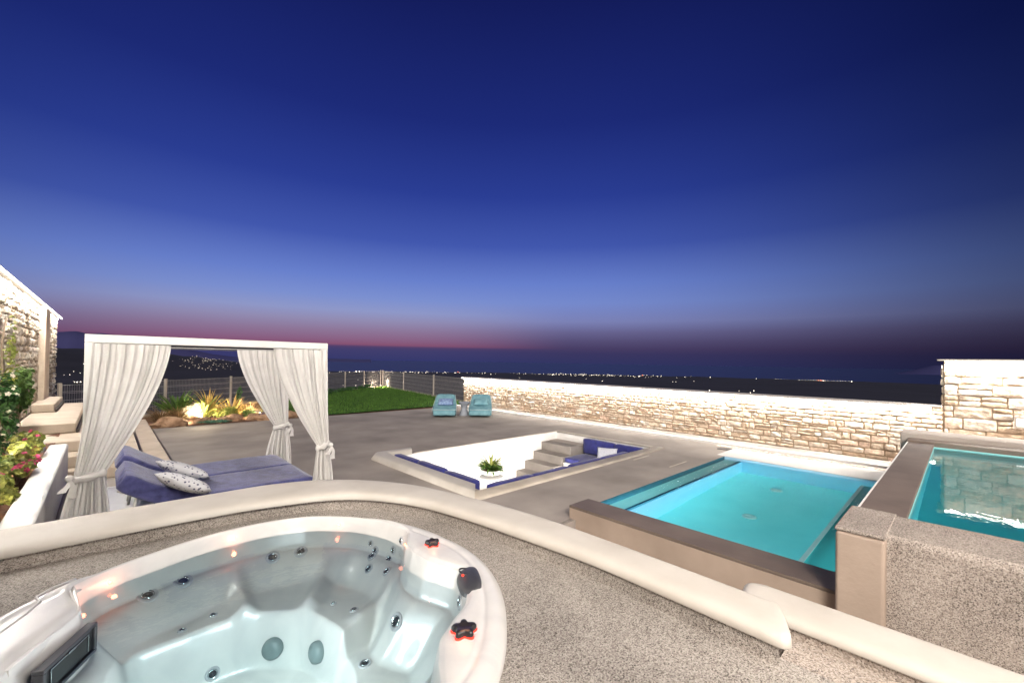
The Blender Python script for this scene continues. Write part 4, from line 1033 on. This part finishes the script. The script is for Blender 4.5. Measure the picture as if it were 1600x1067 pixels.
def plant(name, loc, label, build, m, cat='plant'):
    bm = BM(); build(bm); o = obj(name, bm, m); tag(o, label, cat); return o
plant('agave_plant', 0, 'dark green strap-leaved plant at the left of the rockery', lambda b: rosette(b, (1.55, 15.9, .0), 46, .95, .10, 1, .16, (.75, 1.5)), M['leaf'])
plant('agave_plant', 0, 'pale green strap-leaved plant left of the brightest garden light', lambda b: rosette(b, (2.15, 15.7, .0), 40, .80, .07, 2, .22, (.5, 1.4)), M['leaf_y'])
plant('yucca_plant', 0, 'golden spiky plant right of the brightest garden light', lambda b: rosette(b, (2.85, 15.6, .0), 60, .75, .05, 3, .12, (.3, 1.4)), M['gold'])
plant('yucca_plant', 0, 'golden upright spiky plant behind the brightest garden light', lambda b: rosette(b, (2.35, 16.2, .0), 40, .95, .05, 4, .12, (.8, 1.5)), M['gold'])
plant('tuft_grass', 0, 'brown feathery grass tuft at the left end of the rockery', lambda b: (rosette(b, (1.1, 15.1, .0), 260, .55, .014, 5, .28, (.5, 1.5)), rosette(b, (1.5, 15.2, .0), 260, .55, .014, 55, .28, (.5, 1.5))), M['straw'], 'grass tuft')
plant('shrub', 0, 'bright yellow-green shrub just right of the brightest garden light', lambda b: bush(b, (2.62, 15.1, .02), .36, .3, .22, 700, .07, .035, 6), M['leaf_y'], 'shrub')
plant('shrub', 0, 'pale creamy shrub lit by the brightest garden light', lambda b: bush(b, (1.85, 15.3, .1), .3, .25, .26, 600, .07, .04, 7), M['cream_petal'], 'shrub')
plant('shrub', 0, 'yellow shrub over the smaller garden light', lambda b: bush(b, (3.9, 15.5, .02), .4, .3, .3, 700, .06, .03, 8), M['leaf_y'], 'shrub')
plant('shrub', 0, 'brown-pink spiky shrub left of the smaller garden light', lambda b: rosette(b, (3.35, 15.7, .0), 90, .5, .03, 9, .1, (.4, 1.4)), M['straw'], 'shrub')
plant('shrub', 0, 'dark green rounded shrub in the middle of the rockery', lambda b: bush(b, (3.2, 15.1, .02), .22, .2, .17, 500, .05, .025, 10), M['leaf_dark'], 'shrub')
plant('shrub', 0, 'purple leafed low plant between the rocks', lambda b: bush(b, (3.5, 14.85, .02), .22, .18, .14, 500, .05, .02, 11), M['purple'], 'shrub')
plant('shrub', 0, 'dark green low shrub near the right end of the rockery', lambda b: bush(b, (4.1, 14.95, .02), .22, .2, .14, 500, .05, .025, 12), M['leaf_dark'], 'shrub')
plant('shrub', 0, 'loose green shrub at the lawn end of the rockery', lambda b: bush(b, (4.7, 15.6, .02), .35, .3, .22, 600, .06, .03, 13), M['leaf'], 'shrub')
plant('shrub', 0, 'thin tall green shoots in front of the fence', lambda b: bush(b, (3.35, 17.2, .3), .12, .12, .35, 160, .08, .04, 14), M['leaf_dark'], 'shrub')
plant('ground_cover', 0, 'blue-green ground cover at the front of the rockery', lambda b: bush(b, (2.25, 14.45, .01), .42, .12, .05, 900, .045, .02, 15, 16), mat('blue_green_leaf', (.14, .30, .20), (.07, .17, .11), 8, .6, vary=.3), 'ground cover')
plant('hedge', 0, 'low dark hedge along the fence behind the lawn', lambda b: [bush(b, (5.6 + i * .82, 20.6 + i * .70, .02), .55, .5, .13, 320, .09, .05, 70 + i) for i in range(9)], M['leaf_dark'], 'hedge')
# sculptural pale rock/coral stack around the bright lamp
# ------------------------------------------------------------------ plants on the left planter
def shrub(x, y, z, rx, ry, rz, n, seed, label, m='leaf', L_=.085, flowers=None, nf=0, stem=True, w=.055):
    t = empty('flowering_shrub', (x, y, z), label, 'shrub', 'shrubs in the left planter')
    bm = BM(); lob = bush(bm, (x, y, z + .05), rx, ry, rz, n, L_, w, seed, 9)
    if flowers:      # blossoms sit among the leaves of the same crown
        rnd = random.Random(seed + 99); k0 = len(bm.faces)
        for i in range(nf):
            lc, k = rnd.choice(lob); d = Vector((rnd.uniform(-.3, 1), rnd.uniform(-1, .3), rnd.uniform(.1, 1))).normalized()
            petals(bm, lc + Vector((d.x * rx * k, d.y * ry * k, d.z * rz * k)) * 1.08, rnd.uniform(.022, .036), rnd)
        bm.faces.ensure_lookup_table()
        for q in range(k0, len(bm.faces)): bm.faces[q].material_index = 1
    obj('foliage', bm, [M[m], M[flowers or 'pink']], t)
    bm = BM()
    for lc, k in lob:
        mid = Vector((x, y, z)).lerp(lc, .5) + Vector((.02, .02, .03)); tube(bm, [(x, y, z - .06), mid, lc], [.012, .008, .004], 5)
    obj('stems', bm, M['bark'], t)
shrub(-.85, 4.9, .5, .30, .45, .26, 1900, 1, 'leafy planter shrub with a few red flowers at the bottom left edge', 'leaf', flowers='pink', nf=9)
shrub(-.74, 5.75, .52, .20, .42, .20, 1500, 2, 'low yellow-green shrub with pink flowers against the planter wall', 'leaf_y', .07, 'pink', 12)
shrub(-.92, 6.5, .52, .30, .5, .36, 2200, 3, 'dense green shrub in the middle of the left planter', 'leaf', flowers='cream_petal', nf=16)
shrub(-.72, 7.9, .52, .18, .6, .17, 1600, 4, 'orange-yellow low shrub with red flowers at the far end of the planter wall', 'leaf_y', .06, 'pink', 16)
shrub(-.95, 8.2, .52, .2, .35, .55, 900, 5, 'tall dark shrub with white flowers against the rubble wall', 'leaf_dark', flowers='cream_petal', nf=20)
shrub(-1.0, 10.2, .85, .16, .55, .45, 900, 6, 'farthest green shrub below the stair blocks', 'leaf')
shrub(-1.0, 7.0, 1.1, .14, .5, .42, 700, 7, 'leafy climber spreading on the rubble wall', 'leaf', .08)
shrub(-.66, 6.75, .54, .15, .45, .15, 1200, 8, 'mixed red and green low plant spilling over the planter wall', 'leaf_y', .06, 'pink', 16)
t = empty('sapling', (-1.02, 9.0, .5), 'slim sapling with sparse leaves tied against the rubble wall', 'tree')
bm = BM(); tube(bm, [(-1.02, 9.0, .45), (-1.0, 9.02, 1.2), (-1.03, 8.98, 2.0), (-1.0, 9.0, 2.35)], [.022, .02, .016, .01], 8); obj('trunk', bm, M['bark'], t, smooth=True)
bm = BM(); bush(bm, (-1.0, 9.0, 1.2), .10, .35, .75, 170, .07, .04, 77, 10); obj('crown', bm, M['leaf_y'], t)

# ------------------------------------------------------------------ daybed with canopy frame
X0, X1, Y0, Y1, ZT = -.14, 1.95, 5.3, 7.2, 2.045
t = empty('daybed', ((X0 + X1) / 2, (Y0 + Y1) / 2, 0), 'white framed canopy daybed with slate blue mattress on the patio', 'daybed')
P_ = .07
for x in (X0, X1 - P_):
    for y in (Y0, Y1 - P_):
        bm = BM(); box(bm, x, x + P_, y, y + P_, 0, ZT - .075); obj('post', bm, M['wood_white'], t, bevel=.005)
for (a, b_, c_, d_) in ((X0, X1, Y0, Y0 + P_), (X0, X1, Y1 - P_, Y1), (X0, X0 + P_, Y0 + P_ + .001, Y1 - P_ - .001), (X1 - P_, X1, Y0 + P_ + .001, Y1 - P_ - .001)):
    bm = BM(); box(bm, a, b_, c_, d_, ZT - .074, ZT); obj('beam', bm, M['wood_white'], t, bevel=.005)
bm = BM(); box(bm, X0 + .1, X1 - .1, Y0 + .09, Y0 + .11, ZT - .095, ZT - .075); obj('curtain_rail', bm, M['char'], t)
bm = BM(); box(bm, X1 - .16, X1 - .14, Y0 + .2, Y1 - .2, ZT - .095, ZT - .075); box(bm, X0 + .1, X1 - .1, Y1 - .11, Y1 - .09, ZT - .095, ZT - .075); obj('curtain_rail', bm, M['char'], t)
bm = BM(); box(bm, X0 + .02, X1 - .02, Y0 + .05, Y0 + .11, .14, .26); box(bm, X0 + .02, X1 - .02, Y1 - .11, Y1 - .05, .14, .26); box(bm, X1 - .1, X1 - .04, Y0 + .11, Y1 - .11, .14, .26); box(bm, X0 + .04, X0 + .1, Y0 + .11, Y1 - .11, .14, .26); box(bm, X0 + .1, X1 - .1, Y0 + .11, Y1 - .11, .22, .255)
obj('bed_base', bm, M['wood_white'], t, bevel=.006)
def slab_mattress(bm, pts, y0, y1, th, seed, n=40, m_=14):
    """mattress following the profile pts (x, z of the underside)"""
    C_ = catmull([(p[0], 0, p[1]) for p in pts], 10); rows = []
    L_ = len(C_)
    def prof(i, s):   # s around the section
        p = C_[i]; q = (C_[min(i + 1, L_ - 1)] - C_[max(i - 1, 0)]).normalized(); nz_ = Vector((-q.z, 0, q.x));
        if nz_.z < 0: nz_ = -nz_
        return p, nz_
    sect = []
    r = .035
    for k in range(5): a = R_(180 + 90 * k / 4); sect.append((y0 + r + r * math.cos(a), r + r * math.sin(a)))
    for k in range(5): a = R_(270 + 90 * k / 4); sect.append((y1 - r + r * math.cos(a), r + r * math.sin(a)))
    for k in range(5): a = R_(0 + 90 * k / 4); sect.append((y1 - r + r * math.cos(a), th - r + r * math.sin(a)))
    for k in range(1, 8): sect.append((y1 - r + (y0 - y1 + 2 * r) * k / 8, th))
    for k in range(5): a = R_(90 + 90 * k / 4); sect.append((y0 + r + r * math.cos(a), th - r + r * math.sin(a)))
    for i in range(L_):
        p, nz_ = prof(i, 0); e = min(i, L_ - 1 - i); sh = 1 if e > 1 else (.93 if e == 1 else .80)
        row = []
        for (y, z) in sect:
            yc = (y0 + y1) / 2; zz = th / 2 + (z - th / 2) * sh; yy = yc + (y - yc) * (.985 + .015 * (sh == 1))
            v = p + nz_ * zz; v.y = yy
            w = .006 * fn((v.x * 5, v.y * 5, seed)) + .003 * fn((v.x * 17, v.y * 17, seed))
            row.append(bm.verts.new(v + nz_ * w * (z > th * .6)))
        rows.append(row)
    for A, B in zip(rows, rows[1:]):
        for i in range(len(A)): bm.faces.new((A[i], A[(i + 1) % len(A)], B[(i + 1) % len(B)], B[i]))
    bm.faces.new(rows[0][::-1]); bm.faces.new(rows[-1])
YM = (Y0 + Y1) / 2 + .02
flat = [(.80, .262), (1.1, .26), (1.4, .26), (1.86, .26)]
for i, (a, b_) in enumerate(((Y0 + .12, YM - .004), (YM + .004, Y1 - .12))):
    bm = BM(); slab_mattress(bm, [(.80, .26), (1.15, .26), (1.5, .26), (1.87, .26)], a, b_, .17, 3 + i); obj('mattress', bm, M['blue'], t, smooth=True)
    rise = .60 if i == 0 else .64
    bm = BM(); slab_mattress(bm, [(.80, .262), (.62, .31), (.34, rise - .17), (.08, rise)], a, b_, .17, 13 + i); obj('backrest', bm, M['blue'], t, smooth=True)
    for y in (a + .08, b_ - .08):
        bm = BM(); tube(bm, [(.74, y, .25), (.1, y, rise - .02)], .014, 8); tube(bm, [(.2, y, .25), (.24, y, rise - .09)], .012, 8); obj('backrest_support', bm, M['wood_white'], t, smooth=True)
def on_back(x, y, th=.17):
    return Vector((x, y, .47 + (0.8 - x) * .5 if x < .8 else .44))
def pillow_on(name, c_, l0, l1, w, th, tilt, m_, lab, seed):
    ax_ = (Vector(l1) - Vector(l0)); L_ = ax_.length; ax_.normalize(); nn_ = Vector(tilt); nn_ = (nn_ - ax_ * nn_.dot(ax_)).normalized(); wy = nn_.cross(ax_)
    Mx = Matrix((ax_, wy, nn_)).transposed().to_4x4(); Mx.translation = Vector(c_)
    bm = BM(); pillow(bm, L_, w, th, Mx, seed=seed); return tag(obj(name, bm, m_, smooth=True), lab, 'pillow', 'spotted pillows on the daybed')
pillow_on('pillow', (.59, 5.33, .60), (.36, 5.34, .74), (.80, 5.22, .52), .36, .14, (.42, .22, 1), M['spot'], 'spotted white pillow on the daybed, the nearer one', 1)
pillow_on('pillow', (.65, 5.92, .60), (.40, 5.94, .74), (.86, 5.80, .52), .38, .14, (.42, .22, 1), M['spot'], 'spotted white pillow on the daybed, the farther one', 2)
# curtains
def curtain(label, top0, top1, tie, zt, low, pleats, amp=.022, gw=.13, zb=.06, seed=0, bulge=.0, lw=.30, nrm_=(0, -1, 0), tie_n=True):
    """gathered curtain: hung between top0 and top1, tied at (tie, zt), falling to low"""
    top0, top1, tie, low = map(Vector, (top0, top1, tie, low)); d = (top1 - top0).normalized(); nn = Vector(nrm_)
    t = empty('curtain', (tie.x, tie.y, 0), label, 'curtain', 'white curtains on the daybed frame')
    H = ZT - .08
    def f(u, v):
        zc = H + (zb - H) * v; vt = (H - zt) / (H - zb)
        ph = u * pleats * 2 * math.pi + 1.9 * math.sin(u * 7 + seed) + 1.3 * math.sin(v * 2.2 + u * 4 + seed)
        tp = top0.lerp(top1, u)
        if v <= vt:
            s = v / vt; e = s ** (1.55 + 0.5 * bulge) * (1 - .0 * s)
            g = tie + d * ((u - .5) * gw)
            # the free side sweeps in late, the fixed side stays straight
            p = tp.lerp(g, .08 * sm(s) + .92 * e if s < 1 else 1)
            am = amp * (1 - .62 * s) * (.55 + .45 * min(1, s * 7)) * (.55 + .75 * abs(fn((u * 4.3, seed * 3.7, v))) * 2)
        else:
            s = (v - vt) / (1 - vt); g = tie + d * ((u - .5) * gw); lo_ = low + d * ((u - .5) * lw)
            p = g.lerp(lo_, math.sin(min(1, s * 1.25) * math.pi / 2)); am = amp * (.38 + .8 * min(1, s * 2))
        off = nn * (am * math.sin(ph) + .35 * am * math.sin(2.3 * ph + seed)) + d * (am * .35 * math.cos(ph * 1.5))
        off += nn * (.015 * fn((u * 3, v * 5, seed)))
        return (p.x + off.x, p.y + off.y, zc + (.012 * math.sin(ph) if v > .98 else 0))
    bm = BM(); grid(bm, f, 150, 90); obj('cloth', bm, M['curtain'], t, smooth=True)
    bm = BM(); c_ = tie
    def ft(u, v):
        a = u * 2 * math.pi; b2 = v * 2 * math.pi; rx, ry = gw * .52, .042
        e = .016 + .004 * math.sin(5 * a)
        q = d * ((rx + e * math.cos(b2)) * math.cos(a)) + nn * ((ry + e * math.cos(b2)) * math.sin(a))
        return (c_.x + q.x, c_.y + q.y, zt + e * 2.1 * math.sin(b2) + .02 * math.cos(a))
    grid(bm, ft, 36, 10, closed_u=True)
    obj('tieback', bm, M['curtain'], t, smooth=True)
    bm = BM(); bmesh.ops.create_icosphere(bm, subdivisions=3, radius=.03, matrix=Matrix.Translation(c_ - d * (gw * .62) * (1 if (top0 - tie).length < (top1 - tie).length else -1) + nn * .03 + Vector((0, 0, zt + .005))))
    for v in bm.verts: v.co += v.co.normalized() * .008 * fn(tuple(v.co * 30))
    kc = c_ - d * (gw * .62) * (1 if (top0 - tie).length < (top1 - tie).length else -1) + nn * .045 + Vector((0, 0, zt - .005))
    for sg in (-1, 1):
        def ftail(u, v, sg=sg): return kc + d * (sg * .035 * v + (u - .5) * (.022 + .035 * v) + .01 * math.sin(5 * v)) + nn * (.012 * math.sin(3 * v + sg)) - Vector((0, 0, (.13 + .03 * sg) * v))
        grid(bm, ftail, 4, 10)
    obj('knot', bm, M['curtain'], t, smooth=True)
yf = Y0 + .02
curtain('white curtain at the near left post of the daybed, tied low', (X0 + .05, yf - .03, 0), (.46, yf, 0), (X0 + .05, yf - .05, 0), .80, (X0 + .03, yf - .05, 0), 9, .020, .19, seed=1, lw=.33)
curtain('front white curtain at the near right post of the daybed', (1.36, yf, 0), (X1 - .01, yf - .02, 0), (X1 - .05, yf - .05, 0), .82, (X1 - .05, yf - .05, 0), 9, .026, .13, seed=2, lw=.24)
curtain('far right white curtain of the daybed, behind the front one', (1.34, Y1 - .13, 0), (2.02, Y1 - .13, 0), (1.93, Y1 - .14, 0), .84, (1.90, Y1 - .14, 0), 8, .024, .19, seed=3, lw=.36)
curtain('far left white curtain hidden behind the near left one', (X0 + .05, Y1 - .04, 0), (.30, Y1 - .04, 0), (X0 + .05, Y1 - .04, 0), .8, (X0 + .05, Y1 - .04, 0), 7, .022, .12, seed=4, lw=.24)

# ------------------------------------------------------------------ lounge chairs by the far wall
def lounge(loc, rz, label, seed):
    t = empty('lounge_chair', loc, label, 'lounge chair', 'aqua lounge chairs by the far wall', rz)
    Mx = Matrix.Translation(loc) @ Matrix.Rotation(rz, 4, 'Z')
    # side profile (y back, z up): padded wedge with a reclined back
    bm = BM(); W = .39
    prof = [(-.02, .03), (-.04, .1), (-.03, .25), (.02, .30), (.25, .30), (.48, .36), (.78, .50), (1.05, .66), (1.15, .70), (1.22, .66), (1.16, .45), (1.14, .03)]
    n = 14; rows = []
    for k in range(n + 1):
        s = -1 + 2 * k / n; row = []
        for (y, z) in prof:
            e = 1 - abs(s) ** 6; yc, zc = .5, .25
            row.append(bm.verts.new(Mx @ Vector((s * W * (1 - .16 * sm((z - .28) / .42)) * (1 + .02 * fn((y * 4, z * 4, seed))), yc + (y - yc) * (.93 + .07 * e), .03 + (z - .03) * (.93 + .07 * e) + .012 * fn((s * 3, y * 4, seed))))))
        rows.append(row)
    for A, B in zip(rows, rows[1:]):
        for i in range(len(A)): bm.faces.new((A[i], A[(i + 1) % len(A)], B[(i + 1) % len(A)], B[i]))
    bm.faces.new(rows[0]); bm.faces.new(rows[-1][::-1])
    obj('seat_body', bm, M['teal_fab'], t, smooth=True, subd=1)
    bm = BM(); 
    for s in (-1, 1): tube(bm, [Mx @ Vector((s * W * .985 * (1 - .16 * sm((z - .28) / .42)), y, z)) for y, z in ((-.035, .05), (-.035, .25), (.02, .305), (.25, .305), (.48, .365), (.78, .505), (1.06, .67))], .009, 6)
    tube(bm, [Mx @ Vector((x, -.045, .26)) for x in (-W * .97, 0, W * .97)], .009, 6)
    obj('piping', bm, mat('pale_aqua_piping', (.5, .66, .68), None, 5, .8), t, smooth=True)
    return Mx
M['throw'] = mat('striped_blue_fabric', (.30, .42, .60), (.13, .20, .40), 14, .9, .3, 50)
ch = []
for i, (x, y, lab) in enumerate(((8.02, 11.62, 'aqua padded lounge chair, the left one by the far wall'), (8.95, 10.92, 'aqua padded lounge chair, the right one by the far wall'))):
    Mx = lounge((x, y, 0), R_(YAW - 90 + (6 if i == 0 else 2)), lab, i)
    bm = BM(); pillow(bm, .52, .40, .17, Mx @ Matrix.Translation((.02, .52, .47)) @ Matrix.Rotation(R_(24), 4, 'X'), seed=i + 5)
    tag(obj('pillow', bm, M['throw'] if i == 0 else M['teal_fab'], smooth=True), ['blue striped pillow on the left lounge chair', 'pale aqua pillow on the right lounge chair'][i], 'pillow', 'pillows on the lounge chairs')
t = empty('side_table', (8.93, 11.75, 0), 'grey hourglass side table between the aqua lounge chairs', 'side table')
bm = BM(); lathe(bm, [(.17, 0), (.17, .02), (.10, .2), (.095, .24), (.12, .34), (.2, .43), (.21, .45), (.21, .46), (.001, .46)], (8.93, 11.75, 0), 28, close=False); obj('table_body', bm, mat('grey_glaze', (.36, .38, .42), (.28, .30, .34), 8, .5), t, smooth=True)
